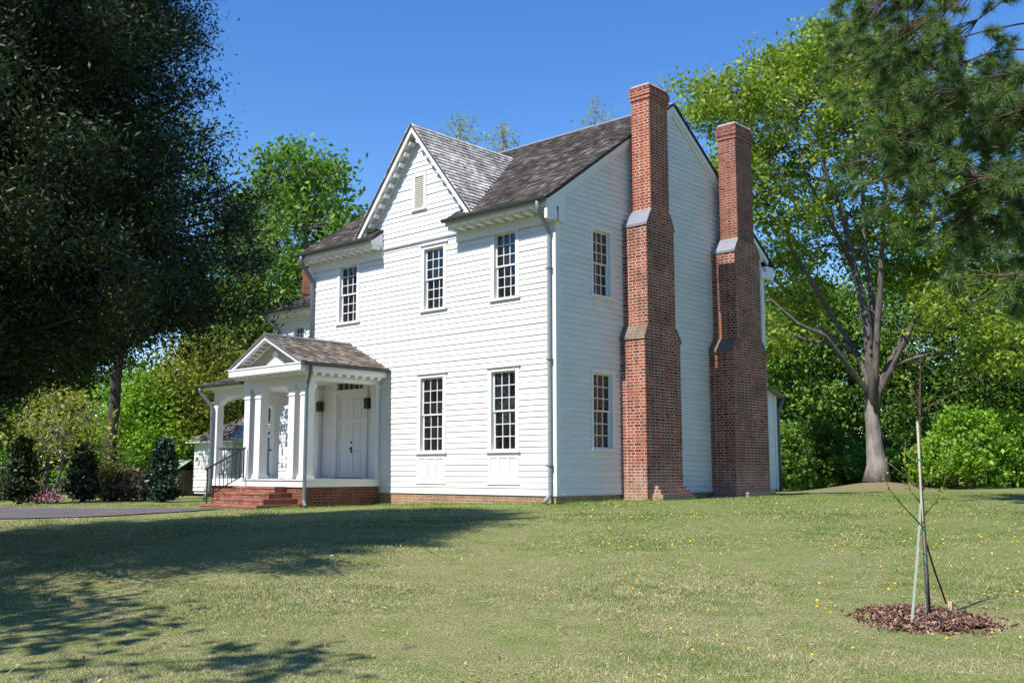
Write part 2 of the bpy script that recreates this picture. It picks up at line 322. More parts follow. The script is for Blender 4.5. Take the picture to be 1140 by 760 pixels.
# ------------------------------------------------------------------ the house
house = empty("farmhouse", (0, 0, 0), "two-storey white clapboard farmhouse with a front gable, columned porch and two brick end chimneys", "house")
X0, X1, D = -9.14, 0.0, 9.75
ZS = .28                      # bottom of siding
EX = .135
RS = .686                     # main roof slope
EY, EZ = -.45, 7.0            # eave line
RY = 4.9
def roof_z(y): return EZ + RS*(y-EY) if y <= RY else EZ + RS*(2*RY-EY-y)
GX, GZ, GS = -4.63, 9.86, 1.235   # front gable apex and slope
def siding(mb, O, U, Nn, z0, z1, lo, hi, holes, exp=EX, lap=.023):
    O = Vector(O); U = Vector(U); Nn = Vector(Nn); P = lambda u, z, f: O + U*u + Nn*f + Z*z
    zb = z0; i = 0
    while zb < z1 - 1e-4:
        zt = min(zb+exp, z1)
        jit = random.uniform(-.003, .004)
        cuts = sorted({zb, zt} | {h[k] for h in holes for k in (2, 3) if zb < h[k] < zt})
        joints = []; u = lo(zb) + random.uniform(1.5, 4.5)
        while u < hi(zb): joints.append(u); u += random.uniform(3, 4.8)
        for a, b in zip(cuts, cuts[1:]):
            m_ = (a+b)/2; segs = [(lo(m_), hi(m_), True, True)]
            if segs[0][0] >= segs[0][1]: continue
            for h in holes:
                if h[2] < m_ < h[3]:
                    ns = []
                    for s in segs:
                        if h[1] <= s[0] or h[0] >= s[1]: ns.append(s); continue
                        if h[0] > s[0]: ns.append((s[0], h[0], s[2], False))
                        if h[1] < s[1]: ns.append((h[1], s[1], False, s[3]))
                    segs = ns
            for j in joints:
                ns = []
                for s in segs:
                    if s[0]+.1 < j < s[1]-.1: ns += [(s[0], j-.001, s[2], False), (j+.001, s[1], False, s[3])]
                    else: ns.append(s)
                segs = ns
            oa = lap + jit - (lap-.006)*(a-zb)/exp; ob = lap + jit - (lap-.006)*(b-zb)/exp
            for (p, q, fl, fr_) in segs:
                pa, pb = (lo(a), lo(b)) if fl else (p, p); qa, qb = (hi(a), hi(b)) if fr_ else (q, q)
                if pb > qb: pb = qb = (pb+qb)/2
                if a == zb:
                    mb.add([P(pa,a,-.01), P(qa,a,-.01), P(qa,a,oa), P(pa,a,oa), P(qb,b,ob), P(pb,b,ob)], [(0, 3, 2, 1)[::-1], (3, 2, 4, 5)])
                else: mb.quad(P(pa,a,oa), P(qa,a,oa), P(qb,b,ob), P(pb,b,ob))
        zb += exp; i += 1
# window list on the front: (u0,u1,z0,z1) outer casing
FW = [(-2.10, -1.10, 1.23, 3.24), (-4.58, -3.54, 1.23, 3.24), (-2.02, -1.10, 4.85, 6.58), (-4.50, -3.56, 4.85, 6.58), (-7.98, -7.00, 4.85, 6.58)]
DOOR = (-8.06, -6.54, .58, 3.30)
PAN = [(-2.09, -1.11, .52, 1.17), (-4.57, -3.55, .52, 1.17)]
LOUV = (-4.86, -4.34, 7.62, 8.58)
GROOF = lambda x: GZ - .16 - GS*abs(x-GX)
mb = MB()
holes = FW + PAN + [DOOR]
siding(mb, (0,0,0), (1,0,0), (0,-1,0), ZS, 6.72, lambda z: X0+.09, lambda z: -.09, holes)
siding(mb, (0,0,.012), (1,0,0), (0,-1,0), 6.72, 9.72, lambda z: max(-6.03 if z < 7.3 else -99, GX-(GZ-.14-z)/GS), lambda z: min(-3.18 if z < 7.3 else 99, GX+(GZ-.14-z)/GS), [LOUV])
mb.out("front_wall", 'siding', house)["label"] = "sunlit front wall of white clapboards"
SWIN = [(1.25, 2.16, 1.27, 3.20), (1.29, 2.14, 4.93, 6.66)]
mb = MB()
siding(mb, (0,0,0), (0,1,0), (1,0,0), ZS, 10.4, lambda z: max(.10, (z-EZ+.18)/RS+EY), lambda z: min(D-.1, 2*RY-EY-(z-EZ+.18)/RS), SWIN, lap=.034)
mb.out("side_wall", 'siding', house)["label"] = "shaded gable end wall of white clapboards"
mb = MB()
siding(mb, (X0,0,0), (0,1,0), (-1,0,0), ZS, 10.4, lambda z: max(.10, (z-EZ+.18)/RS+EY), lambda z: min(D-.1, 2*RY-EY-(z-EZ+.18)/RS), [])
siding(mb, (0,D,0), (-1,0,0), (0,1,0), ZS, 6.7, lambda z: 0, lambda z: -X0, [])
mb.out("rear_wall", 'siding', house)
# solid core behind the boards
mb = MB(); i_ = .15
prof = [(i_, .05), (D-i_, .05), (D-i_, roof_z(D-i_)-.25), (RY, roof_z(RY)-.3), (i_, roof_z(i_)-.25)]
mb.prism([(X0+i_, y, z) for y, z in prof], (-X0-2*i_, 0, 0))
mb.prism([(GX-2.3, i_, 6.6), (GX+2.3, i_, 6.6), (GX, i_, GZ-.35)], (0, 3.0, 0))
mb.out("wall_core", 'shadow_in', house)
# foundation
mb = MB(); mb.box(X0+.02, -.02, -.005, .3, -.4, ZS-.012); mb.box(-.3, -.01, .3, D-.02, -.4, ZS-.012); mb.box(X0+.02, X0+.3, .3, D-.02, -.4, ZS-.012)
mb.out("foundation", 'brick_found', house, uv=True)
def blocks(name, boxes, material, parent):      # each block a part of its own
    for b_ in boxes: MB().box(*b_).out(name, material, parent)
# corner boards, belt, sill board, frieze
mb = MB()
blocks("corner_board", [(X0-.028, X0+.09, -.032, .10, ZS, 6.6), (-.09, .03, -.032, .125, ZS, 6.6), (-.03, .03, D-.12, D+.03, ZS, 6.9)], 'trim', house)
mb = MB(); mb.box(-6.03, -3.18, -.048, -.012, 6.685, 6.735); mb.out("belt_board", 'lead', house)
mb = MB(); mb.box(X0-.03, .031, -.036, .05, ZS-.03, ZS-.004); mb.box(-.03, .034, .051, D, ZS-.03, ZS-.004); mb.out("water_table", 'trim', house)

# --- eaves
def eave(xa, xb):
    mb = MB()
    mb.box(xa, xb, EY+.02, -.03, 6.83, 6.855)               # soffit
    mb.box(xa, xb, EY, EY+.02, 6.81, 6.955)                 # fascia
    mb.box(xa, xb, -.06, -.028, 6.50, 6.83)                 # frieze
    mb.box(xa, xb, -.085, -.061, 6.76, 6.83)
    mb.box(xa, xb, -.075, -.061, 6.49, 6.53)
    for x in (xa, xb-.03):                                  # closed ends
        mb.prism([(x, EY+.021, 6.856), (x, -.031, 6.856), (x, -.031, roof_z(-.031)-.095), (x, EY+.021, roof_z(EY)-.08)], (.03, 0, 0))
    c = mb.out("cornice", 'trim', house)
    nb = max(1, round((xb-xa)/.30))
    blocks("modillion", [(xa+.08+i*(xb-xa-.16)/(nb-1)-.055, xa+.08+i*(xb-xa-.16)/(nb-1)+.055, EY+.07, -.087, 6.725, 6.829) for i in range(nb)], 'trim', c)
    return c
eave(X0-.12, -6.03); eave(-3.18, .12)
mb = MB()    # boxed end of the cornice round the corner
mb.box(.035, .12, EY+.021, .22, 6.50, 6.828); mb.prism([(.033, EY+.021, 6.83), (.033, .22, 6.83), (.033, .22, roof_z(.22)-.10), (.033, EY+.021, 6.93)], (.086, 0, 0))
mb.out("cornice_end", 'trim', house)
def gutter(xa, xb, y, z, r=.065, name="gutter", par=None):
    mb = MB(); V = []; F = []; n = 9
    for x in (xa, xb):
        for k in range(n):
            t = math.pi + math.pi*k/(n-1); V.append((x, y + r*math.cos(t), z + r*math.sin(t)*1.1))
        for k in range(n):
            t = math.pi + math.pi*k/(n-1); V.append((x, y + (r-.008)*math.cos(t), z + (r-.008)*math.sin(t)*1.1))
    for k in range(n-1):
        F.append((k, k+1, 2*n+k+1, 2*n+k)); F.append((n+k+1, n+k, 3*n+k, 3*n+k+1))
    F += [(0, 2*n, 3*n, n), (n-1, 2*n-1, 4*n-1, 3*n-1), tuple(range(n)), tuple(range(2*n, 3*n))[::-1]]
    mb.add(V, F); return mb.out(name, 'gutter_dark', par or house, smooth=False)
gutter(X0-.14, -6.0, EY-.078, 6.975, .075); gutter(-3.20, .13, EY-.078, 6.975, .075)
def spout(pts, r=.047, m_='gutter', name="downspout"):
    mb = MB(); pts = [Vector(p) for p in pts]; P = [pts[0]]
    for a, b, c in zip(pts, pts[1:], pts[2:]):
        d1 = (a-b).normalized(); d2 = (c-b).normalized(); k = min(.10, (a-b).length/2.2, (c-b).length/2.2)
        for t in (0, .33, .66, 1): P.append((b+d1*k)*(1-t)**2 + b*2*t*(1-t) + (b+d2*k)*t*t)
    P.append(pts[-1]); mb.tube(P, r, 10)
    o = mb.out(name, m_, house, smooth=True); return o
g0 = float(gz(-.3, -.3))
spout([(-.10, EY-.07, 6.92), (-.10, EY-.07, 6.74), (-.12, -.09, 6.30), (-.12, -.09, g0+.22), (-.12, -.30, g0+.06)], m_='spout_white')
spout([(X0+.12, EY-.07, 6.92), (X0+.12, EY-.07, 6.72), (X0+.10, -.09, 6.25), (X0+.10, -.09, 3.4)], .055)
mb = MB()
blocks('downspout_strap', [(-.19, -.05, -.145, -.03, z, z+.03) for z in (.9, 3.3, 5.4)], 'gutter', house)

# --- shingled roofs
def shingles(mb, O, U, S, Nn, smax, lo, hi, e=.165, wr=(.09, .2), th=.017):
    O, U, S, Nn = Vector(O), Vector(U), Vector(S), Vector(Nn); P = lambda u, s, h: O + U*u + S*s + Nn*h
    s = 0.0
    while s < smax - .02:
        st = min(s+e*1.12, smax); a, b = lo(s+.001), hi(s+.001); u = a - random.uniform(0, .1)
        while u < b:
            wd = random.uniform(*wr); u1 = u+wd-.006
            c = lambda q, sv: min(max(q, lo(min(sv, smax-.001))), hi(min(sv, smax-.001)))
            jb = random.uniform(-.012, .012) if s > 0 else random.uniform(-.02, .0); h = th + random.uniform(-.004, .009); h2 = h + random.uniform(-.003, .003)
            A = c(u, s+.001), c(u1, s+.001); B = c(u, st), c(u1, st)
            if A[1]-A[0] > .01 or B[1]-B[0] > .01:
                mb.add([P(A[0], s+jb, 0), P(A[1], s+jb, 0), P(A[1], s+jb, h), P(A[0], s+jb, h2), P(B[1], st, .004), P(B[0], st, .004), P(B[1], st, 0), P(B[0], st, 0)],
                       [(0,1,2,3), (3,2,4,5), (1,6,4,2), (7,0,3,5)])
            u += wd
        s += e
cl = math.hypot(1, RS); SL = (RY-EY)*cl
xl, xr = X0-.14, .14
def y_of(s): return EY + s/cl
def gable_d(y): return (GZ - roof_z(y))/GS     # half width of the front gable where it meets the main roof
def rlo(s):
    y = y_of(s)
    if y < 0: return -3.19
    d = gable_d(y); return GX + d if d > 0 else GX
def lhi(s):
    y = y_of(s)
    if y < 0: return -6.02
    d = gable_d(y); return GX - d if d > 0 else GX
U = (1, 0, 0); S = (0, 1/cl, RS/cl); NN = (0, -RS/cl, 1/cl); O = (0, EY-.05, EZ-.034)
mb = MB()
shingles(mb, O, U, S, NN, SL+.05, rlo, lambda s: xr); shingles(mb, O, U, S, NN, SL+.05, lambda s: xl, lhi)
shingles(mb, (0, 2*RY-EY+.05, EZ-.034), U, (0, -1/cl, RS/cl), (0, RS/cl, 1/cl), SL+.05, lambda s: xl, lambda s: xr)
rf = mb.out("roof", 'sh_dark', house); rf["label"] = "dark weathered wood shingle main roof"
mb = MB(); mb.prism([(xl, RY-.14, roof_z(RY-.14)+.026), (xl, RY, roof_z(RY)+.034), (xl, RY+.14, roof_z(RY-.14)+.026), (xl, RY, roof_z(RY)-.05)], (xr-xl, 0, 0)); mb.out("ridge_cap", 'lead', rf)
# decks
mb = MB(); t = .07
for x0, x1 in ((xl+.02, -6.03), (-3.18, xr-.02)):
    mb.prism([(x0, EY, EZ-.003), (x0, 0, roof_z(0)-.003), (x0, 0, roof_z(0)-t-.02), (x0, EY, EZ-t)], (x1-x0, 0, 0))
mb.prism([(xl+.02, 0.001, roof_z(0)-.003), (xl+.02, RY, roof_z(RY)-.003), (xl+.02, 2*RY-EY, EZ-.003), (xl+.02, 2*RY-EY, EZ-t), (xl+.02, RY, roof_z(RY)-t), (xl+.02, .001, roof_z(0)-t-.02)], (xr-xl-.04, 0, 0))
mb.out("roof_deck", 'bark_dark', rf)
# rake boards on the gable ends
for xa, xb in ((.03, .105), (X0-.105, X0-.03)):
    mb = MB()
    for q in (-1, 1):
        yy = lambda y: y if q < 0 else 2*RY-y
        mb.prism([(xa, yy(EY+.3), roof_z(EY+.3)-.075), (xa, yy(RY), roof_z(RY)-.075), (xa, yy(RY), roof_z(RY)-.22), (xa, yy(EY+.3), roof_z(EY+.3)-.22)], (xb-xa, 0, 0))
        mb.prism([(xa-.02, yy(0.1), roof_z(.1)-.21), (xa-.02, yy(RY), roof_z(RY)-.21), (xa-.02, yy(RY), roof_z(RY)-.33), (xa-.02, yy(.1), roof_z(.1)-.33)], (xb-xa-.02, 0, 0))
    mb.out("rake_board", 'trim', house)
# rear eave
mb = MB(); mb.box(xl+.02, xr-.02, D+.03, 2*RY-EY-.02, 6.74, 6.93); mb.box(.034, .12, D-.3, 2*RY-EY-.02, 6.54, 6.739); mb.out("rear_cornice", 'trim', house)
# --- front gable roof
gl_ = math.hypot(1, GS); GF = -.33
ds = (GZ-7.06)/GS
mb = MB()
for q in (1, -1):
    Sg = Vector((-q/gl_, 0, GS/gl_)); Ng = (q*GS/gl_, 0, 1/gl_); O = Vector((GX+q*ds, 0, GZ-GS*ds))
    zs = lambda s: GZ-GS*ds + s*GS/gl_
    shingles(mb, O, (0, 1, 0), Sg, Ng, ds*gl_, lambda s: GF-.02, lambda s: max(GF+.02, EY+(zs(s)-EZ)/RS + .03), e=.15, th=.028)
gr = mb.out("gable_roof", 'sh_light', house); gr["label"] = "silvery lighter shingles on the front gable roof"
mb = MB()
for q in (1, -1):
    mb.prism([(GX+q*ds, GF, GZ-GS*ds-.004), (GX, GF, GZ-.004), (GX, GF, GZ-.085), (GX+q*(ds-.01), GF, GZ-GS*ds-.085)], (0, .55, 0))
mb.out("gable_deck", 'bark_dark', gr)
mb = MB()
for q in (1, -1):
    dd = ds-.02
    for (y0, y1, u, v_) in ((GF+.012, GF+.05, .088, .235), (-.065, -.028, .16, .36)):
        mb.prism([(GX+q*dd, y0, GZ-GS*dd-u), (GX, y0, GZ-u), (GX, y0, GZ-v_), (GX+q*(dd-.02), y0, GZ-GS*dd-v_)], (0, y1-y0, 0))
    mb.prism([(GX+q*dd, GF+.051, GZ-GS*dd-.125), (GX, GF+.051, GZ-.125), (GX, GF+.051, GZ-.16), (GX+q*dd, GF+.051, GZ-GS*dd-.16)], (0, -GF-.082, 0))
bb = mb.out("barge_board", 'trim', gr)
for q in (1, -1):
    for k in range(11):
        mb = MB(); d_ = .22 + k*.198; Oo = Vector((GX+q*d_, 0, GZ-GS*d_-.161)); Uu = Vector((-q/gl_, 0, GS/gl_)); Nn = Vector((q*GS/gl_, 0, 1/gl_))
        mb.obox(Oo, Uu, Vector((0, 1, 0)), Nn, -.055, .055, GF+.075, -.07, -.125, .012); mb.out('rake_modillion', 'trim', bb)

# --- windows
def window(O, U, Nn, u0, u1, z0, z1, cas=.11, label=None, cap=True, rows=3, cols=3, par=None, head=.09):
    O, U, Nn = Vector(O), Vector(U), Vector(Nn); P = par or house
    mb = MB(); bx = lambda a, b, c, d, e, f: mb.obox(O, U, Z, Nn, a, b, c, d, e, f)
    sill = z0+.055
    bx(u0, u0+cas, sill, z1, -.12, .036); bx(u1-cas, u1, sill, z1, -.12, .036); bx(u0+cas, u1-cas, z1-head, z1, -.12, .036)
    bx(u0-.035, u1+.035, z0, z0+.055, -.12, .07)
    if cap: bx(u0-.04, u1+.04, z1+.001, z1+.03, -.0, .075); bx(u0-.02, u1+.02, z1-.02, z1, .037, .055)
    win = mb.out("window", 'trim', P)
    if label: win["label"] = label
    a, b, c, d = u0+cas, u1-cas, sill, z1-head; mid = (c+d)/2
    panes = MB(); sash = MB()
    for (s0, s1, f) in ((c, mid+.02, -.075), (mid-.02, d, -.045)):
        st = .038
        sx = lambda p, q, r, s_: sash.obox(O, U, Z, Nn, p, q, r, s_, f-.035, f)
        sx(a, a+st, s0, s1); sx(b-st, b, s0, s1); sx(a+st, b-st, s0, s0+st); sx(a+st, b-st, s1-st, s1)
        w_ = (b-a-2*st)/cols; h_ = (s1-s0-2*st)/rows
        for k in range(1, cols): sash.obox(O, U, Z, Nn, a+st+k*w_-.010, a+st+k*w_+.010, s0+st, s1-st, f-.03, f-.004)
        for k in range(1, rows): sash.obox(O, U, Z, Nn, a+st, b-st, s0+st+k*h_-.010, s0+st+k*h_+.010, f-.03, f-.0045)
        for i in range(cols):
            for j in range(rows):
                g = [f-.022+random.uniform(-.0022, .0022) for _ in range(3)]; g.append(g[0]+g[2]-g[1])
                us = (a+st+i*w_, a+st+(i+1)*w_); zz = (s0+st+j*h_, s0+st+(j+1)*h_)
                panes.quad(*[tuple(O+U*uu+Z*zv+Nn*gg) for (uu, zv), gg in zip(((us[0], zz[0]), (us[1], zz[0]), (us[1], zz[1]), (us[0], zz[1])), g)])
    sash.out("sash", 'trim', win); panes.out("pane", 'glass', win)
    return win
for (a, b, c, d) in FW: window((0,0,0), (1,0,0), (0,-1,0), a, b, c, d, .115)
for (a, b, c, d) in SWIN: window((0,0,0), (0,1,0), (1,0,0), a, b, c, d, .085, cap=False)
for (a, b, c, d) in PAN:
    mb = MB(); mb.box(a, b, -.012, .08, c, d); st = .07; ww = (b-a-4*st)/3
    for k in range(4): mb.box(a+k*(ww+st), a+k*(ww+st)+st, -.030, -.013, c, d)
    for k in range(3):
        x = a+st+k*(ww+st); mb.box(x, x+ww, -.029, -.013, c, c+.06); mb.box(x, x+ww, -.029, -.013, d-.06, d)
        mb.box(x+.03, x+ww-.03, -.021, -.013, c+.09, d-.09)
    mb.box(a-.03, b+.03, -.04, .0, c-.03, c-.002)
    mb.out("window_apron", 'trim', house)
a, b, c, d = LOUV
mb = MB(); mb.box(a, a+.09, -.045, .1, c, d); mb.box(b-.09, b, -.045, .1, c, d); mb.box(a+.09, b-.09, -.045, .1, d-.09, d); mb.box(a-.03, b+.03, -.075, .1, c-.05, c); mb.box(a+.091, b-.091, .06, .1, c, d-.091)
lv = mb.out("gable_vent", 'trim', house)
mb = MB()
for k in range(17):
    z = c+.01+k*.05
    mb.add([(a+.09, -.03, z), (b-.09, -.03, z), (b-.09, .03, z+.055), (a+.09, .03, z+.055), (a+.09, -.03, z+.012), (b-.09, -.03, z+.012), (b-.09, .03, z+.066), (a+.09, .03, z+.066)], [(0,1,5,4), (4,5,6,7), (0,3,2,1)])
mb.out("slat", 'louver', lv)

# --- end chimneys
def chimney(label, st, cuts, cap, flash, grime, top_brick='brick_top'):
    (r1, z0, z1), (r2, z2, z3), (r3, z4, z5) = st
    mb = MB()
    mb.loft(r1, z0, r1, z1)
    mb.loft(r1, z1, r2, z2)
    c = mb.out("chimney", 'brick_old', house, uv=True); c["label"] = label
    mb = MB(); mb.loft(r2, z2, r2, z3); mb.loft(r2, z3, r3, z4); mb.out("middle_stage", 'brick_old', c, uv=True)
    mb = MB(); mb.loft(r3, z4, r3, z5); 
    g = lambda r, e: (r[0]-e, r[1]+e, r[2]-e, r[3]+e)
    h = (cap-z5)
    mb.loft(g(r3, .03), z5, g(r3, .03), z5+h*.25); mb.loft(g(r3, .05), z5+h*.25, g(r3, .05), z5+h*.7); mb.loft(g(r3, .02), z5+h*.7, g(r3, .02), cap-.04)
    mb.out("stack", top_brick, c, uv=True)
    mb = MB(); mb.loft(g(r3, .03), cap-.04, g(r3, -.02), cap+.02); mb.loft(g(r3, -.12), cap+.02, g(r3, -.14), cap+.025); mb.out("cement_cap", 'mortar_cap', c)
    mb = MB(); e = .014
    for sgn, k in ((-1, 2), (1, 3)):
        mb = MB(); y2, y3 = r2[k], r3[k]
        mb.prism([(r2[0], y2+sgn*e, z3), (r2[1]+.02, y2+sgn*e, z3), (r3[1]+.02, y3+sgn*e, z4), (r3[0], y3+sgn*e, z4)], (0, sgn*.008, .006))
        mb.prism([(r2[0], y2+sgn*e, z3-.05), (r2[1]+.02, y2+sgn*e, z3-.05), (r2[1]+.02, y2+sgn*e, z3-.001), (r2[0], y2+sgn*e, z3-.001)], (0, sgn*.008, 0))
        mb.out("shoulder_flashing", 'lead', c)
    # weathered brick slope on the lower shoulder
    mb = MB()
    for sgn, k in ((-1, 2), (1, 3)):
        mb = MB(); mb.prism([(r1[0], r1[k]+sgn*.02, z1-.06), (r1[1]+.02, r1[k]+sgn*.02, z1-.06), (r1[1]+.02, r1[k]+sgn*.02, z1+.01), (r2[1]+.015, r2[k]+sgn*.02, z2), (r2[0], r2[k]+sgn*.02, z2), (r1[0], r1[k]+sgn*.02, z1+.01)], (0, sgn*.012, 0)); mb.out('shoulder_coping', 'brick_lichen', c, uv=True)
    return c
ch1 = chimney("nearer brick end chimney, bright red upper stack", [((0.028, .76, 2.42, 3.96), -.2, 4.02), ((.028, .75, 2.58, 3.78), 4.32, 6.84), ((.21, .75, 2.79, 3.60), 7.22, 10.08)], None, 10.46, None, .95)
mb = MB()
for k, (e, z) in enumerate(((.30, .26), (.20, .36), (.11, .46))):
    mb.box(.765, .765+e, 2.62+.05*k, 3.98-.03*k, z-.25, z)
mb.out("footing_step", 'brick_old', ch1, uv=True)
ch2 = chimney("farther brick end chimney, shaded lower shaft", [((0.028, .76, 6.54, 8.40), -.2, 4.08), ((.028, .75, 6.80, 8.20), 4.40, 6.86), ((.20, .75, 7.02, 7.92), 7.22, 10.10)], None, 10.56, None, .4, 'brick_worn')
mb = MB(); mb.box(.765, .92, 6.9, 8.42, 0, .26); mb.out("footing_step", 'brick_old', ch2, uv=True)

# --- rear lean-to
mb = MB()
siding(mb, (-.02, 0, 0), (0, 1, 0), (1, 0, 0), ZS, 3.3, lambda z: D+.03, lambda z: D+.57, [])
siding(mb, (-.02, D+.57, 0), (-1, 0, 0), (0, 1, 0), ZS, 3.0, lambda z: 0, lambda z: 3.0, [])
mb.box(-3, -.06, D+.03, D+.52, .05, 3.1)
mb.box(-.09, .015, D+.47, D+.60, ZS, 3.05)
mb.out("lean_to_wall", 'siding', house)
mb = MB()
lt_ = math.hypot(1, .28)
shingles(mb, (-3, D+.80, 3.06), (1, 0, 0), (0, -1/lt_, .28/lt_), (0, .28/lt_, 1/lt_), 0.78*lt_, lambda s: 0, lambda s: 3.2)
mb.prism([(-3, D+.80, 3.0), (-3, D+.03, 3.216), (-3, D+.03, 3.275), (-3, D+.80, 3.057)], (3.18, 0, 0))
mb.out("lean_to_roof", 'sh_mid', house)
gutter(-3, .2, D+.87, 3.06)
spout([(.08, D+.85, 3.0), (.08, D+.80, 2.85), (.03, D+.66, 2.6), (.03, D+.66, .2)], .05)

# --- portico
PX = -7.36; PF = -2.42; FZ = .60; HW = 1.36
mb = MB(); mb.box(PX-HW+.04, PX+HW-.04, PF+.04, -.04, -.4, .41); mb.out("porch_base", 'brick_plain', house, uv=True)
mb = MB(); mb.box(PX-HW, PX+HW, PF, -.033, .412, .575); mb.box(PX-HW-.03, PX+HW+.03, PF-.03, -.03, .575, .60); mb.out("porch_skirt", 'trim', house)
mb = MB(); mb.box(PX-HW+.01, PX+HW-.01, PF+.01, -.031, .6, .608); mb.out("porch_floor", 'deck', house)
cols = [(-8.76, PF), (-8.27, PF), (-6.79, PF), (-6.30, PF)]
def column(x, y, w_=.25, zt=2.95, d_=None):
    d_ = d_ or w_
    mb = MB(); mb.box(x-.035, x+w_+.035, y-.035+.02, y+d_+.055, FZ+.009, FZ+.07); mb.box(x-.015, x+w_+.015, y+.005, y+d_+.035, FZ+.07, FZ+.13)
    mb.box(x, x+w_, y+.02, y+d_+.02, FZ+.13, zt-.14)
    mb.box(x-.02, x+w_+.02, y, y+d_+.04, zt-.26, zt-.23); mb.box(x-.02, x+w_+.02, y, y+d_+.04, zt-.14, zt-.08); mb.box(x-.04, x+w_+.04, y-.02, y+d_+.06, zt-.08, zt)
    return mb.out("column", 'trim', house)
for x, y in cols: column(x, y)
for x in (-8.76, -6.27): column(x, -.17, .22, zt=3.07, d_=.12)
mb = MB()
TE = 2.951
mb.box(-8.78, -6.04, PF+.0, PF+.28, TE, 3.20); mb.box(-8.78, -8.52, PF+.281, -.033, 3.07, 3.20); mb.box(-6.30, -6.04, PF+.281, -.033, 3.07, 3.20)
mb.box(-8.80, -6.02, PF-.02, -.033, 3.20, 3.235)
mb.box(-8.51, -6.31, PF+.29, -.034, 3.33, 3.36)      # porch ceiling
mb.out("entablature", 'trim', house)
PR = .49; PHW = 1.62; PO = -2.82; PE = 3.47; PA = PE + PR*PHW
mb = MB()
mb.box(PX-PHW+.05, PX+PHW-.05, PO+.04, -.034, 3.235, 3.262)    # soffit
mb.box(PX-PHW+.03, PX+PHW-.03, PO+.02, PO+.06, 3.262, 3.42)   # front fascia
mb.box(PX-PHW+.03, PX-PHW+.07, PO+.061, -.034, 3.262, 3.42); mb.box(PX+PHW-.07, PX+PHW-.03, PO+.061, -.034, 3.262, 3.42)
mb.box(PX-PHW+.01, PX+PHW-.01, PO+.0, PO+.12, 3.42, 3.455)
pc = mb.out("porch_cornice", 'trim', house)
blocks("porch_modillion", [(PX-1.36+k*.17-.045, PX-1.36+k*.17+.045, PO+.10, PF-.021, 3.175, 3.234) for k in range(17)], 'trim', pc)
blocks("porch_modillion", [(-6.019, -5.80, PF+.08+k*.26-.055, PF+.08+k*.26+.055, 3.165, 3.234) for k in range(9)], 'trim', pc)
mb = MB(); mb.prism([(PX-1.5, PF-.01, 3.456), (PX+1.5, PF-.01, 3.456), (PX, PF-.01, 3.456+PR*1.5)], (0, .05, 0)); ty = mb.out("tympanum", 'cream', house); ty["label"] = "stained pediment of the porch"
mb = MB()
for q in (1, -1):
    mb.prism([(PX+q*(PHW-.02), PO+.03, PE-.02+.01), (PX, PO+.03, PA-.02), (PX, PO+.03, PA-.13), (PX+q*(PHW-.2), PO+.03, PE-.03)], (0, .04, 0))
    mb.prism([(PX+q*(PHW-.2), PO+.071, PE+.06), (PX, PO+.071, PA-.05), (PX, PO+.071, PA-.075), (PX+q*(PHW-.2), PO+.071, PE+.035)], (0, .32, 0))
    mb.prism([(PX+q*1.42, PF-.05, 3.50), (PX, PF-.05, 3.50+PR*1.42+.04), (PX, PF-.05, 3.50+PR*1.42-.06), (PX+q*1.24, PF-.05, 3.50)], (0, .039, 0))
pr_ = mb.out("raking_cornice", 'trim', house)
blocks("rake_modillion", [(PX+q*(.14+k*.165)-.04, PX+q*(.14+k*.165)+.04, PO+.20, PF-.055, PA-PR*(.14+k*.165)-.135, PA-PR*(.14+k*.165)-.095) for q in (1, -1) for k in range(8)], 'trim', pr_)
mb = MB(); mb.prism([(PX-.42, PF-.03, 3.49), (PX+.42, PF-.03, 3.49), (PX+.36, PF-.03, 3.60), (PX+.2, PF-.03, 3.68), (PX+.12, PF-.03, 3.70), (PX+.12, PF-.03, 3.80), (PX, PF-.03, 3.88), (PX-.12, PF-.03, 3.80), (PX-.12, PF-.03, 3.70), (PX-.2, PF-.03, 3.68), (PX-.36, PF-.03, 3.60)], (0, .019, 0))
mb.out("pediment_ornament", 'trim', ty)
pl_ = math.hypot(1, PR); mb = MB()
for q in (1, -1):
    shingles(mb, (PX+q*PHW, 0, PE), (0, 1, 0), (-q/pl_, 0, PR/pl_), (q*PR/pl_, 0, 1/pl_), PHW*pl_, lambda s: PO, lambda s: -.02, e=.15, th=.024)
pr2 = mb.out("porch_roof", 'sh_mid', house); pr2["label"] = "grey wood shingle porch roof"
mb = MB()
for q in (1, -1): mb.prism([(PX+q*PHW, PO+.005, PE-.003), (PX, PO+.005, PA-.003), (PX, PO+.005, PA-.05), (PX+q*PHW, PO+.005, PE-.05)], (0, -PO-.035, 0))
mb.prism([(PX-.1, PO, PA-.01), (PX, PO, PA+.05), (PX+.1, PO, PA-.01)], (0, -PO-.02, 0)); mb.out("porch_deck", 'gutter', pr2)
def side_gutter(x, ya, yb, z, par):
    o = gutter(0, yb-ya, 0, 0, name="gutter", par=par); o.rotation_euler = (0, 0, R(90)); o.location = (x, ya, z); return o
side_gutter(PX+PHW+.05, PO+.02, -.03, PE-.02, house)
g1 = float(gz(-5.9, -2.6))
spout([(PX+PHW+.05, PF-.12, 3.40), (PX+PHW+.05, PF-.12, 3.27), (PX+PHW-.17, PF-.08, 2.85), (PX+PHW-.17, PF-.08, g1+.12), (PX+PHW+.0, PF-.16, g1+.04)], .045, 'gutter')
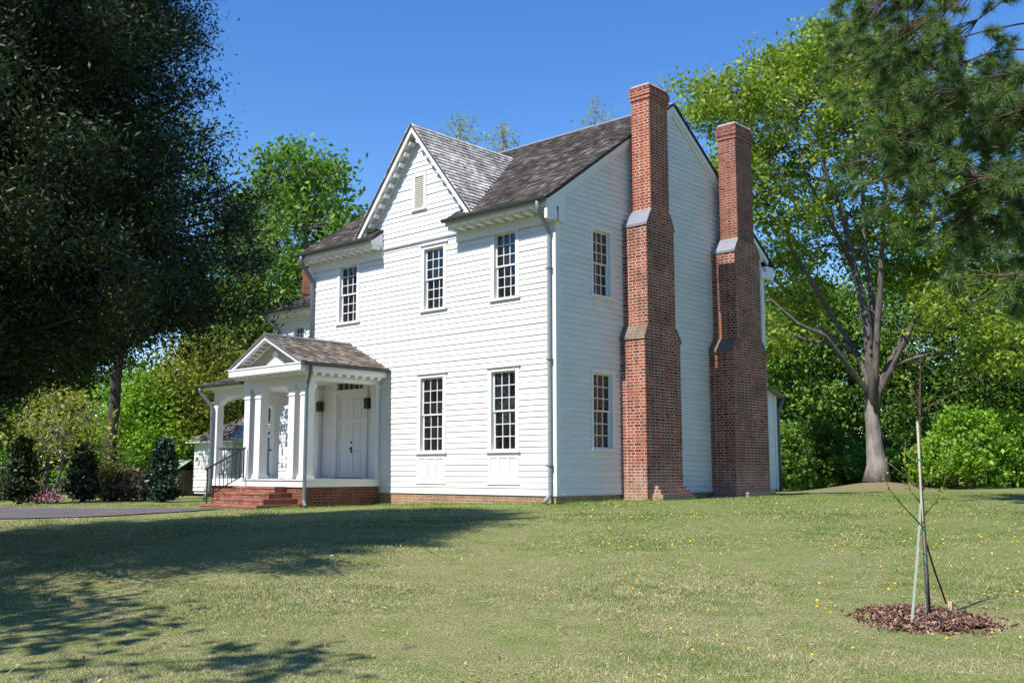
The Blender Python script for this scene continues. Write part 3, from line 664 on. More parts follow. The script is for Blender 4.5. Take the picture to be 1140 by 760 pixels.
# door, transom, pilasters, lanterns
a, b, c, d = DOOR
mb = MB(); mb.box(a, a+.2, -.05, .12, .6, d); mb.box(b-.2, b, -.05, .12, .6, d); mb.box(a+.2, b-.2, -.05, .12, 3.24, d); mb.box(a+.2, b-.2, -.045, .12, 2.92, 3.0); mb.box(a-.03, b+.03, -.08, -.051, 2.98, 3.02)
df_ = mb.out("door_frame", 'trim', house)
mb = MB()
for k in range(1, 5): x = a+.2+k*(b-a-.4)/5; mb.box(x-.012, x+.012, .01, .05, 3.0, 3.24)
mb.out("transom_bar", 'trim', df_)
mb = MB(); mb.quad((a+.2, .04, 3.0), (b-.2, .04, 3.0), (b-.2, .04, 3.24), (a+.2, .04, 3.24)); mb.out("pane", 'glass', df_)
mid = (a+b)/2
for (x0, x1) in ((a+.202, mid-.003), (mid+.003, b-.202)):
    mb = MB(); mb.box(x0, x1, .03, .09, .612, 2.918); st = .09
    zs_ = [.612, 1.25, 1.35, 2.05, 2.15, 2.918]
    mb.box(x0, x0+st, .008, .029, .612, 2.918); mb.box(x1-st, x1, .008, .029, .612, 2.918)
    for (p, q) in ((.612, .80), (1.38, 1.50), (2.12, 2.22), (2.80, 2.918)): mb.box(x0+st, x1-st, .009, .029, p, q)
    for (p, q) in ((.80, 1.38), (1.50, 2.12), (2.22, 2.80)): mb.box(x0+st+.04, x1-st-.04, .018, .029, p+.04, q-.04)
    dr = mb.out("door", 'trim', house)
    if x0 > mid:
        h = MB(); h.box(x0+.03, x0+.075, -.008, .007, 1.30, 1.46); h.tube([(x0+.05, -.009, 1.42), (x0+.05, -.045, 1.42)], [.012, .03], 8); h.tube([(x0+.05, .007, 1.58), (x0+.05, -.02, 1.58)], [.028, .024], 8); h.out("handle", 'brass', dr)
mb = MB(); mb.box(a+.2, b-.2, -.15, .1, .609, .635); mb.out("threshold", 'deck', house)
for x in (-8.52, -6.44):
    mb = MB(); mb.box(x-.04, x+.04, -.06, -.028, 2.48, 2.66); mb.box(x-.075, x+.075, -.20, -.061, 2.46, 2.48); mb.loft((x-.09, x+.09, -.22, -.05), 2.70, (x-.05, x+.05, -.17, -.09), 2.75)
    for px, py in ((-.075, -.195), (.062, -.195), (-.075, -.075), (.062, -.075)): mb.box(x+px, x+px+.012, py, py+.012, 2.48, 2.70)
    ln = mb.out("wall_lantern", 'iron', house); h = MB(); h.box(x-.061, x+.060, -.182, -.077, 2.481, 2.698); h.out("lamp_glass", 'lampglass', ln)
# front steps (pyramid of brick)
steps = MB()
for k, (hw, yf, zt) in enumerate(((.56, -2.74, .42), (.78, -3.05, .275), (1.01, -3.36, .135), (1.22, -3.68, -.005))):
    xl_ = -8.62 - .004*k
    steps.box(xl_, PX+hw, yf, PF+.038-.001*k, zt-.35, zt-.055); steps.box(xl_-.012, PX+hw+.012, yf-.014, PF+.037-.001*k, zt-.055, zt)
steps.out("brick_steps", 'brick_stair', house, uv=True)
rail = MB()
xr_ = -8.56
P = [(xr_, -3.55, -.02), (xr_, -3.55, .86)]
rail.tube(P, .02, 6); rail.tube([(xr_, -2.5, .6), (xr_, -2.5, 1.42)], .02, 6)
rail.tube([(xr_, -3.62, .84), (xr_, -2.45, 1.42)], .022, 6); rail.tube([(xr_, -3.55, .16), (xr_, -2.5, .70)], .014, 6)
for k in range(1, 9):
    t = k/9; y = -3.55+t*1.05; rail.tube([(xr_, y, .16+t*.54), (xr_, y, .87+t*.52)], .010, 5)
rail.out("hand_rail", 'iron', house)

# --- low arcaded side porch left of the portico
WX0, WY0 = -11.25, -2.05
mb = MB(); mb.box(WX0+.35, PX-HW-.001, WY0+.06, -.04, -.4, .41); mb.box(WX0+.35, X0-.04, -.04, 2.2, -.4, .41); mb.out("side_porch_base", 'brick_plain', house, uv=True)
mb = MB(); mb.box(WX0+.3, PX-HW-.031, WY0, -.035, .412, .6); mb.box(WX0+.3, X0-.035, -.034, 2.2, .412, .6); mb.out("side_porch_skirt", 'trim', house)
def arch(mb, O, U, Nn, u0, u1, zb, zt, rise, th):
    O, U, Nn = Vector(O), Vector(U), Vector(Nn); n = 14
    P = lambda u, z, q: tuple(O+U*u+Z*z+Nn*q)
    c = (u0+u1)/2; hw = (u1-u0)/2
    for k in range(n):
        t0, t1 = math.pi*k/n, math.pi*(k+1)/n
        a, b = (c-hw*math.cos(t0), zb+rise*math.sin(t0)), (c-hw*math.cos(t1), zb+rise*math.sin(t1))
        V = [P(a[0], a[1], 0), P(b[0], b[1], 0), P(b[0], zt, 0), P(a[0], zt, 0), P(a[0], a[1], th), P(b[0], b[1], th), P(b[0], zt, th), P(a[0], zt, th)]
        mb.add(V, [(0,1,2,3), (7,6,5,4), (0,4,5,1)])
mb = MB()
px0 = WX0+.36
mb.box(px0, px0+.2, WY0+.03, WY0+.23, .6, 3.0)
mb.box(px0, px0+.2, -.13, .07, .6, 3.0); mb.box(px0, px0+.2, 2.0, 2.2, .6, 3.0)
mb.box(-9.0, -8.83, WY0+.05, WY0+.22, .6, 3.0)
arch(mb, (0, WY0+.05, 0), (1,0,0), (0,1,0), px0+.2, -9.0, 2.55, 3.0, .33, .17)
arch(mb, (px0+.02, 0, 0), (0,1,0), (1,0,0), WY0+.23, -.13, 2.55, 3.0, .33, .16); arch(mb, (px0+.02, 0, 0), (0,1,0), (1,0,0), .07, 2.0, 2.55, 3.0, .33, .16)
mb.box(WX0+.3, -8.83, WY0-.02, WY0+.24, 3.0, 3.10); mb.box(WX0+.3, WX0+.58, WY0+.241, 2.2, 3.0, 3.1)
mb.box(WX0+.06, -8.9, WY0-.22, WY0+.26, 3.10, 3.16); mb.box(WX0+.06, WX0+.59, WY0+.261, 2.2, 3.10, 3.16)
mb.box(WX0+.59, X0-.04, WY0+.261, 2.2, 3.11, 3.14); mb.box(X0-.04, -8.83, WY0+.261, -.04, 3.11, 3.14)
mb.out("side_porch_arcade", 'trim', house)
ws = .36; wl = math.hypot(1, ws); mb = MB(); RH_ = 2.6
shingles(mb, (0, WY0-.26, 3.2), (1,0,0), (0, 1/wl, ws/wl), (0, -ws/wl, 1/wl), 2.2*wl, lambda s: WX0 + s/wl, lambda s: PX-PHW+.3)
shingles(mb, (WX0, 0, 3.2), (0,1,0), (1/wl, 0, ws/wl), (-ws/wl, 0, 1/wl), 2.0*wl, lambda s: WY0-.26+s/wl, lambda s: 2.3)
mb.prism([(WX0+.02, WY0-.24, 3.165), (-8.9, WY0-.24, 3.165), (-8.9, WY0-.24, 3.195), (WX0+.02, WY0-.24, 3.195)], (0, .3, 0))
mb.prism([(WX0+.02, WY0-.2, 3.165), (WX0+2, WY0+1.8, 3.9), (WX0+2, 2.3, 3.9), (WX0+.02, 2.3, 3.165)], (0, 0, -.01))
mb.prism([(WX0+.02, WY0-.2, 3.165), (-8.6, WY0-.2, 3.165), (-8.6, 0, 3.95), (WX0+2.2, 0, 3.95)], (0, 0, -.01))
mb.out("side_porch_roof", 'sh_dark', house)
gutter(WX0-.02, -8.95, WY0-.33, 3.19)
spout([(WX0+.2, WY0-.33, 3.12), (WX0+.2, WY0-.3, 2.98), (WX0+.42, WY0-.05, 2.6), (WX0+.42, WY0-.05, .25), (WX0+.35, WY0-.2, .02)], .05)
rail = MB()
for (xa, ya, xb, yb) in ((px0+.2, WY0+.14, -9.0, WY0+.14), (px0+.1, WY0+.23, px0+.1, -.13)):
    rail.tube([(xa, ya, 1.42), (xb, yb, 1.42)], .02, 6); rail.tube([(xa, ya, .72), (xb, yb, .72)], .014, 6)
    for k in range(1, 13): t = k/13; rail.tube([(xa+(xb-xa)*t, ya+(yb-ya)*t, .72), (xa+(xb-xa)*t, ya+(yb-ya)*t, 1.42)], .009, 5)
rail.out("porch_railing", 'iron', house)

# --- two-storey rear-left wing
LY, LX0, LX1 = 2.3, -14.1, X0-.03; LE = 6.12
mb = MB()
LW = (-13.25, -12.55, 4.35, 5.62)
siding(mb, (0, LY, 0), (1,0,0), (0,-1,0), ZS, LE-.15, lambda z: LX0+.09, lambda z: LX1, [LW])
siding(mb, (LX0, LY, 0), (0,1,0), (-1,0,0), ZS, LE-.15, lambda z: .09, lambda z: 5.0, [])
mb.out("wing_wall", 'siding', house)
mb = MB(); mb.box(LX0+.15, LX1, LY+.15, LY+5, .05, LE); mb.out("wing_core", 'shadow_in', house)
mb = MB(); mb.box(LX0-.028, LX0+.09, LY-.03, LY+.1, ZS, LE-.2); mb.box(LX0-.3, LX1, LY-.38, LY-.03, LE-.17, LE-.145); mb.box(LX0-.3, LX1, LY-.40, LY-.38, LE-.2, LE); mb.box(LX0-.05, LX1, LY-.06, LY-.028, LE-.36, LE-.17); mb.box(LX0-.3, LX0-.03, LY-.03, LY+5, LE-.17, LE-.02)
wc = mb.out("wing_cornice", 'trim', house)
blocks("wing_modillion", [(LX0-.1+k*.34-.05, LX0-.1+k*.34+.05, LY-.33, LY-.061, LE-.25, LE-.171) for k in range(15)], 'trim', wc)
window((0, LY, 0), (1,0,0), (0,-1,0), *LW, .09, cap=False)
ws2 = .62; wl = math.hypot(1, ws2); mb = MB()
shingles(mb, (0, LY-.45, LE), (1,0,0), (0, 1/wl, ws2/wl), (0, -ws2/wl, 1/wl), 2.6*wl, lambda s: LX0-.35+s/wl, lambda s: LX1)
shingles(mb, (LX0-.35, 0, LE), (0,1,0), (1/wl, 0, ws2/wl), (-ws2/wl, 0, 1/wl), 2.6*wl, lambda s: LY-.45+s/wl, lambda s: LY+5.2-s/wl)
shingles(mb, (0, LY+5.2-.45+.45, LE), (1,0,0), (0, -1/wl, ws2/wl), (0, ws2/wl, 1/wl), 2.8*wl, lambda s: LX0-.35+s/wl, lambda s: LX1)
mb.prism([(LX0-.33, LY-.43, LE-.02), (LX1, LY-.43, LE-.02), (LX1, LY+2.3, LE+2.7*ws2-.06), (LX0+2.3, LY+2.3, LE+2.7*ws2-.06)], (0, 0, -.02)); 
mb.out("wing_roof", 'sh_dark', house)
gutter(LX0-.4, LX1, LY-.52, LE-.01)
spout([(LX0-.1, LY-.52, LE-.07), (LX0-.1, LY-.5, LE-.25), (LX0+.1, LY-.08, LE-.6), (LX0+.1, LY-.08, .3)], .055)
mb = MB(); mb.box(-14.8, -13.9, LY+1.4, LY+2.1, 5.6, 8.0); mb.box(-14.85, -13.85, LY+1.35, LY+2.15, 8.0, 8.2); cw = mb.out("chimney", 'brick_plain', house, uv=True); cw["label"] = "small brick chimney on the left wing"

# ------------------------------------------------------------------ small white outbuilding far left
ob = plan(0, 0)
def px_plan(px, d): return plan((px-570)/1125*d, d)
cx, cy = px_plan(262, 36)
out = empty("outbuilding", (cx, cy, 0), "small white outbuilding with a hipped shingle roof seen behind the porch", "outbuilding")
W_, Dp = 2.6, 2.9
mb = MB(); siding(mb, (0,0,0), (1,0,0), (0,-1,0), .1, 1.9, lambda z: -W_, lambda z: 0, [(-1.55, -.45, .1, 1.8)]); siding(mb, (0,0,0), (0,1,0), (1,0,0), .1, 1.9, lambda z: 0, lambda z: Dp, [])
mb.box(-W_, -.03, .03, Dp, 0, 1.9); mb.out("wall", 'siding', out)
mb = MB(); mb.box(-1.55, -.45, -.01, .02, .1, 1.8); mb.box(-1.6, -1.5, -.05, -.011, .1, 1.85); mb.box(-.5, -.4, -.05, -.011, .1, 1.85); mb.box(-1.03, -.97, -.03, -.011, .1, 1.8); mb.out("door", 'trim', out)
mb = MB(); hs = .62; hl = math.hypot(1, hs); w2 = (W_+.5)/2; e_ = .25
shingles(mb, (0, -e_, 1.9), (1,0,0), (0, 1/hl, hs/hl), (0, -hs/hl, 1/hl), w2*hl, lambda s: -W_-e_+s/hl, lambda s: e_-s/hl)
f1 = mb.out("roof", 'sh_mid', out)
mb = MB()
shingles(mb, (e_, 0, 1.9), (0,1,0), (-1/hl, 0, hs/hl), (hs/hl, 0, 1/hl), w2*hl, lambda s: -e_+s/hl, lambda s: Dp+e_-s/hl)
shingles(mb, (-W_-e_, 0, 1.9), (0,1,0), (1/hl, 0, hs/hl), (-hs/hl, 0, 1/hl), w2*hl, lambda s: -e_+s/hl, lambda s: Dp+e_-s/hl)
mb.out("side_roof", 'sh_light', f1)  # grazing sun on the side slopes put into a lighter shingle colour
mb = MB(); mb.box(-W_-e_, e_, -e_, Dp+e_, 1.84, 1.89); mb.out("eave_board", 'trim', f1)

# ------------------------------------------------------------------ vegetation
def mesh_np(name, V, nper, material, parent=None):
    me = bpy.data.meshes.new(name); nv = len(V); nf = nv//nper
    me.vertices.add(nv); me.vertices.foreach_set("co", np.asarray(V, np.float32).ravel())
    me.loops.add(nv); me.loops.foreach_set("vertex_index", np.arange(nv, dtype=np.int32))
    me.polygons.add(nf); me.polygons.foreach_set("loop_start", np.arange(0, nv, nper, dtype=np.int32))
    me.update(calc_edges=True); me.validate()
    me.materials.append(M[material]); o = bpy.data.objects.new(name, me); sc.collection.objects.link(o)
    if parent is not None: o.parent = parent
    return o
def unit(v): return v/np.maximum(np.linalg.norm(v, axis=-1, keepdims=True), 1e-9)
def leaf_quads(C, size, up=.4, aspect=.55, droop=None, jit=.45):
    n = len(C); nrm = rng.normal(size=(n, 3)); nrm[:, 2] += up*2; nrm = unit(nrm)
    t = rng.normal(size=(n, 3))
    if droop is not None: t = t*.5 + droop
    t = unit(t - nrm*(t*nrm).sum(1, keepdims=True)); b = np.cross(nrm, t)
    s = (size*rng.uniform(1-jit, 1+jit, n))[:, None]
    V = np.stack([C-t*s*.5, C+b*s*aspect*.5-t*s*.05, C+t*s*.5-nrm*s*.12, C-b*s*aspect*.5-t*s*.05], 1)
    return V.reshape(-1, 3)
def in_blob(c, r, n, shell=.55):
    d = unit(rng.normal(size=(n, 3))); rad = (shell + (1-shell)*rng.random(n))[:, None]**.8
    rad = np.where(rng.random((n, 1)) < .25, rng.random((n, 1))**.33, rad)
    return np.asarray(c) + d*rad*np.asarray(r)
def curve(a, b, sag=0., wob=.12, n=6):
    a, b = np.asarray(a, float), np.asarray(b, float); d = np.linalg.norm(b-a); t = np.linspace(0, 1, n)[:, None]
    P = a+(b-a)*t; P[:, 2] += (sag*d*np.sin(np.pi*t))[:, 0]; k = rng.normal(size=3)*wob*d; k[2] *= .4
    return P + np.sin(np.pi*t)*k*.5 + np.sin(2*np.pi*t)*rng.normal(size=3)*wob*d*.25
def tree(name, label, cat, base, trunk, blobs, leafm, barkm, r0=.2, leaf=.18, nclump=14, nleaf=40, crad=.55, twigs=True, limb_r=.35, group=None, up=.35, limbs=None, flare=1.35, aspect=.55, shell=.55, flat=.65, rmax=9):
    """trunk: points relative to base; blobs: (centre, radii, weight) relative to base"""
    bx, by = base; bz = float(gz(bx, by)+mound(bx, by)) - .05
    root = empty(name, (bx, by, bz), label, cat, group)
    wood = MB(); T = [np.asarray(p, float) for p in trunk]
    P = []; 
    for a, b in zip(T, T[1:]):
        k = max(2, int(np.linalg.norm(b-a)/.8)); P += [a+(b-a)*i/k for i in range(k)]
    P.append(T[-1]); P = np.array(P); tt = np.linspace(0, 1, len(P)); P[1:, :2] += rng.normal(size=(len(P)-1, 2))*r0*.12
    rad = r0*(1-(.72 if rmax > 1 else .62)*tt); rad[0] *= flare
    if len(rad) > 2: rad[1] *= 1+(flare-1)*.3
    wood.tube(P, list(rad), 12)
    lw = MB() if limbs else wood
    allC = []
    LP = np.concatenate([np.array([a+(b-a)*t for a, b in zip(lm[0], lm[0][1:]) for t in (.25, .5, .75, 1)]) for lm in limbs]) if limbs else None
    for (c, r, *wt) in blobs:
        c = np.asarray(c, float); r = np.asarray(r if hasattr(r, '__len__') else (r, r, r*.75), float)
        wgt = wt[0] if wt else 1
        # limb from a point on the trunk lower than the blob
        zc = c[2]-.55*np.linalg.norm(c[:2]-P[-1][:2]) - .3*r[2]
        k = int(np.argmin(np.abs(P[:, 2]-np.clip(zc, P[-1][2]*limb_r, P[-1][2])))); k = max(1, k)
        p0 = P[k]
        if LP is not None:
            dd_ = np.linalg.norm(LP-c, axis=1) + np.where(LP[:, 2] > c[2]-.2, 3.0, 0); p0 = LP[int(np.argmin(dd_))]
        B = curve(p0, c, .05, .14, 7); rr = min(rmax, max(.018, rad[k]*.55))
        lw.tube(B, list(np.linspace(rr, max(.012, rr*.3), 7)), 7, cap=False)
        nc = max(3, int(nclump*wgt)); cc = in_blob(c, r, nc, shell)
        for q in cc:
            if twigs:
                j = int(np.argmin(np.linalg.norm(B[2:]-q, axis=1)))+2
                tw = curve(B[j], q, .02, .12, 4); lw.tube(tw, list(np.linspace(rr*.28+.008, .006, 4)), 4, cap=False)
        n_ = nc*nleaf
        cl_ = np.repeat(cc, nleaf, 0) + rng.normal(size=(n_, 3))*np.array([crad, crad, crad*flat])*.6*rng.uniform(.5, 1.2, (n_, 1))
        allC.append(cl_)
    if limbs:
        for pts, ra, rb in limbs: lw.tube(pts, list(np.linspace(ra*.85, rb*.8, len(pts))), 8)
        lw.out("limb", 'bark_limb', root, smooth=True)["kind"] = "stuff"
    C = np.concatenate(allC)
    C = C[C[:, 2] > .12]
    wood.out("trunk", barkm, root, smooth=True)
    mesh_np("crown", leaf_quads(C, leaf, up, aspect), 4, leafm, root)
    return root
def crown_blobs(h0, h1, rad, n, squeeze=1.0, taper=.5):
    """n blobs filling a rounded crown between heights h0 and h1"""
    out_ = []
    for i in range(n):
        t = (i+.5)/n; z = h0+(h1-h0)*t; prof = math.sin(math.pi*(.18+.77*t))**.7 * (1-taper*t*.5)
        ang = i*2.4+rng.random(); rr = rad*prof*(.35+.4*rng.random())
        s = rad*(.42+.2*rng.random())*(.6+.5*prof)
        out_.append(((rr*math.cos(ang), rr*math.sin(ang), z), (s, s, s*.75*squeeze)))
    return out_

def rel(px, py, d, base, dd=0):      # a point on a limb: degrees off the oak's own axis turned into metres
    x, y = px_plan(px, d+dd); z = .786 + (525-py)/1125*(d+dd)*1.02
    return np.array([x-base[0], y-base[1], z-float(gz(*base))])

# the big spreading oak on the right
rng = np.random.default_rng(21)
d = 42; b = OAK; q = lambda px, py, dd=0: rel(px, py, d, b, dd)
ends = [(800, 112, 0, 1.9), (835, 150, 2, 2.0), (815, 205, -2, 1.5), (868, 92, 1, 2.0), (905, 120, -2, 2.3), (880, 170, 2, 2.2), (930, 60, 0, 1.9), (955, 105, 2, 2.4), (1000, 70, -1, 2.2), (915, 205, 3, 2.2), (870, 240, -2, 1.6), (960, 170, -3, 2.4),
        (1040, 120, 1, 2.6), (1010, 180, 3, 2.4), (1080, 190, -2, 2.6), (1120, 120, 2, 2.4), (1150, 240, 0, 2.6), (1060, 250, -3, 2.3), (1100, 300, 2, 2.4), (1150, 340, 0, 2.3), (1010, 250, 4, 2.2), (870, 300, 3, 1.6), (1080, 350, -4, 2.0),
        (925, 290, 5, 2.2), (850, 385, -1, 1.3), (890, 345, 3, 1.7), (1040, 325, 5, 1.9), (990, 300, 6, 1.8), (955, 60, -3, 2.0), (830, 110, -3, 1.6), (900, 80, 3, 1.8), (985, 130, -4, 2.1), (1130, 400, -4, 1.7), (960, 250, 6, 2.2)]
blobs = [(q(px, py, dd), (r, r, r*.7), 1) for px, py, dd, r in ends]
def limb(pts, ra, rb): return ([q(*p) for p in pts], ra, rb)
limbs = [limb([(973, 478), (966, 445), (946, 418, -1), (922, 385, -1.5), (892, 372, -2), (862, 345, -2), (840, 350, -2)], .17, .05),
         limb([(972, 475), (967, 430), (952, 395, 1), (930, 362, 1), (908, 322, 0), (893, 300, 0)], .16, .11),
         limb([(972, 470), (971, 415), (969, 365, 0), (958, 310, 1), (948, 250, 1), (928, 195, 1), (930, 130, 1), (925, 90, 1)], .30, .04),
         limb([(973, 468), (974, 420), (977, 350, 1), (970, 285, 2), (972, 210, 2), (962, 130, 1)], .26, .04),
         limb([(973, 470), (976, 425), (984, 350, -1), (990, 290, -1), (998, 210, -1), (1022, 120, 0), (1010, 80, 0)], .22, .04),
         limb([(974, 480), (980, 446), (1002, 408, -1), (1022, 370, -2), (1062, 318, -2), (1078, 250, -1), (1110, 190, -1), (1105, 130, 0)], .17, .04),
         limb([(974, 470), (983, 430), (1012, 380, 1), (1052, 350, 2), (1105, 342, 2), (1150, 322, 2)], .15, .05),
         limb([(958, 310, 1), (930, 250, 0), (885, 222, 0), (862, 160, 1), (822, 118, 1)], .13, .03),
         limb([(930, 250, 0), (905, 200, -1), (898, 150, -1), (870, 110, 0)], .09, .03),
         limb([(950, 400, 0), (912, 372, 2), (884, 336, 3), (855, 310, 3)], .12, .04),
         limb([(1022, 370, -2), (1052, 335, -3), (1070, 300, -3), (1120, 275, -3)], .11, .03),
         limb([(998, 210, -1), (1030, 180, 1), (1050, 130, 1)], .10, .03), limb([(1062, 318, -2), (1100, 290, 0), (1150, 240, 0)], .10, .03)]
tree("oak_tree", "tall broad oak with a thick pale grey trunk and yellow-green leaves right of the house", "tree", b,
     [(0, 0, 0), (.05, 0, 1.5), (-.05, .0, 3.0), (0, 0, 4.4)], blobs, 'lf_oak', 'bark_grey', r0=.43, leaf=.20, nclump=29, nleaf=72, crad=.75, limbs=limbs, limb_r=.8, flare=1.35, up=.5, flat=.55, rmax=.085)

rng = np.random.default_rng(22)
# pine whose boughs hang in at the top right
d = 20; PB = px_plan(1236, d)
bz = float(gz(*PB)); root = empty("pine_tree", (*PB, bz), "pine with long dark needle tufts hanging in from the upper right", "tree")
wood = MB(); wood.tube([(0, 0, -.1), (.05, 0, 4), (0, .1, 8), (.1, 0, 13), (0, 0, 17)], [.26, .22, .19, .13, .03], 10)
NV = []; boughs = []
qq = lambda px, py, dd=0: rel(px, py, d, PB, dd)
for (px, py, dd, nt_) in [(962, 15, 0, 15), (985, 45, 1, 16), (1015, 20, -1, 17), (960, 75, 1, 10), (1005, 85, 0, 16), (1040, 60, 1, 17), (1075, 95, -1, 16), (1035, 120, 1.5, 16), (975, 125, 0, 9), (1000, 155, -.5, 13), (1060, 150, 0, 15), (1100, 140, 1, 16), (1130, 90, 0, 12), (960, 175, .5, 7), (1025, 185, 0, 13),
                          (1085, 200, -1, 16), (1120, 205, 1, 16), (970, 200, 0, 6), (1010, 215, 0, 8), (1060, 230, 0, 12), (1110, 255, 0, 16), (1135, 290, 0, 13), (1085, 270, 1, 10), (1045, 255, 0, 8), (1150, 160, 0, 14), (1160, 240, 1, 16), (1130, 325, 1, 8), (1105, 310, -1, 6), (985, -20, 0, 16), (1040, -25, 0, 16), (1200, 120, 1, 16), (1210, 220, -1, 16), (1270, 60, 2, 16), (1300, 160, 1, 16), (1330, 240, 2, 14), (1260, -80, 1, 16), (1200, -150, 1, 16), (1290, -150, 0, 16)]:
    px = px+30-(px-945)*.17 if px < 1060 else px+18
    e = qq(px, py, dd); L_ = np.linalg.norm(e[:2]); st = np.array([0, 0, min(16, max(2.5, e[2]+(.55 if py < 70 else .18)*L_))])
    B = curve(st, e, .08, .08, 7); wood.tube(B, list(np.linspace(.028, .009, 7)), 5, cap=False)
    for k in range(int(nt_*1.75)):
        s_ = e + np.clip(rng.normal(size=3), -1.5, 1.5)*np.array([.58, .58, .34])
        j = 4 + rng.integers(3)
        if k > nt_*1.25: j = 2 + rng.integers(4); s_ = B[j] + unit(rng.normal(size=3)+np.array([0, 0, .3]))*rng.uniform(.15, .45)
        dirv = unit(s_-B[j]) + np.array([0, 0, .15]); dirv = unit(dirv)
        wood.tube([B[j], (B[j]+s_)/2+rng.normal(size=3)*.05, s_], [.014, .011, .008], 4, cap=False)
        m_ = 210; t = rng.random((m_, 1)); o_ = s_ - dirv*.26*t
        dv = unit(dirv*.75 + unit(rng.normal(size=(m_, 3)))*1.0 + np.array([0, 0, -.08]))
        ln = rng.uniform(.16, .32, (m_, 1)); tip = o_ + dv*ln; tip[:, 2] -= .03
        sd_ = unit(np.cross(dv, rng.normal(size=(m_, 3))))*.0062
        NV.append(np.stack([o_-sd_, o_+sd_, tip], 1).reshape(-1, 3))
wood.out("trunk", 'bark_brown', root, smooth=True)
mesh_np("crown", np.concatenate(NV), 3, 'lf_pine', root)

rng = np.random.default_rng(23)
# dark red cedar filling the upper left
cb = plan(-7.9, 13.6); cbz = float(gz(*cb)); root = empty("cedar_tree", (*cb, cbz), "large dark cedar whose dense boughs fill the upper left and shade the lawn", "tree")
wood = MB(); wood.tube([(0, 0, -.1), (.1, 0, 2.5), (0, .1, 5), (.05, 0, 8), (0, 0, 11)], [.42, .34, .26, .16, .03], 12)
LV = []; TW = MB(); CH = 11.8
def cprof(z, a):  # crown radius with height and direction (wider and lower towards the open lawn)
    t = min(1, max(0, (z-1.9)/(CH-1.9))); near = max(0, -(math.cos(a)*FH[0]+math.sin(a)*FH[1]))
    return 4.88*(1-t)**.37*min(1, .76+t*1.6)*(1+.52*near*(1-t)**.6)*(1-.17*max(0, math.cos(a)*RH[0]+math.sin(a)*RH[1])*max(0, 1-2.6*t))
nb = 350
for i in range(nb):
    ang = i*2.39996+rng.normal()*.2; side = max(0, math.cos(ang)*RH[0]+math.sin(ang)*RH[1]); far = max(0, math.cos(ang)*FH[0]+math.sin(ang)*FH[1])
    zb = 2.0+1.25*side**2+.5*far+rng.uniform(-.35, .55)
    z0 = zb+(CH-.6-zb)*(i/nb)**1.1; rr = cprof(z0, ang)*rng.uniform(.68, 1.04)
    e = np.array([rr*math.cos(ang), rr*math.sin(ang), z0 + rng.uniform(-.2, .5)])
    st = np.array([0, 0, max(1.9, z0-.5)])
    B = curve(st, e, -.03, .10, 9); wood.tube(B, list(np.linspace(.06, .012, 9)), 5, cap=False)
    for k in range(9):
        t = .16+.84*(k+rng.random())/9; f = t*8; j = min(7, int(f)); p = B[j]+(B[j+1]-B[j])*(f-j)
        q_ = p + unit(rng.normal(size=3)*np.array([1, 1, .5])+np.array([math.cos(ang), math.sin(ang), .25])*.5)*rng.uniform(.12, .62)
        q_[2] = max(q_[2], zb-.5)
        if rng.random() < .35: TW.tube([p, (p+q_)/2+rng.normal(size=3)*.06, q_+rng.normal(size=3)*.12], [.009, .006, .003], 4, cap=False)
        # sprays: short scale-leaf twigs packed into an upswept tuft
        m_ = 430; ax_ = unit((q_-p)+np.array([0, 0, .35])); c_ = q_ + rng.normal(size=(m_, 3))*np.array([.17, .17, .11]) + ax_*rng.uniform(-.32, .30, (m_, 1))
        LV.append(c_)
wood.out("trunk", 'bark_dark', root, smooth=True); TW.out("dead_twig", 'twig_grey', root, smooth=True)["kind"] = "stuff"
for i in range(900):         # unseen inner sprays, added to block light and thicken the lawn shadow
    z0 = rng.uniform(2.6, CH-1.0); ang = rng.uniform(0, 2*math.pi); rr = cprof(z0, ang)*.72*math.sqrt(rng.random())
    LV.append(np.array([rr*math.cos(ang), rr*math.sin(ang), z0]) + rng.normal(size=(170, 3))*np.array([.30, .30, .16]))
C = np.concatenate(LV); mesh_np("crown", leaf_quads(C, .065, .0, .33, jit=.5), 4, 'lf_cedar', root)

rng = np.random.default_rng(24)
# the tree behind the photographer's left shoulder whose shade falls on the near grass
def shade_tree(base, blobs, label, h):
    return tree("shade_tree", label, "tree", base, [(0, 0, 0), (.1, 0, h*.5), (0, .1, h)], blobs, 'lf_mid', 'bark_brown', r0=.22, leaf=.22, nclump=13, nleaf=34, crad=.6)
shade_tree((4.2, -22.3), [((2.0, 2.0, 8.4), (1.5, .7, .6), .8), ((.7, 2.5, 8.6), (1.5, .6, .5), .7), ((3.5, 2.3, 8.5), (1.1, .35, .4), .4), ((-.7, 2.4, 8.8), (1.5, .8, .6), .8), ((1.5, .7, 8.2), (1.5, .45, .4), .6), ((-2, 1, 9.5), (2, 1.2, .9), .8), ((0, -1.5, 8), (1.6, 1, .7), .8)], "thin broadleaf tree left of the photographer that only casts its shade on the lawn", 8.5)

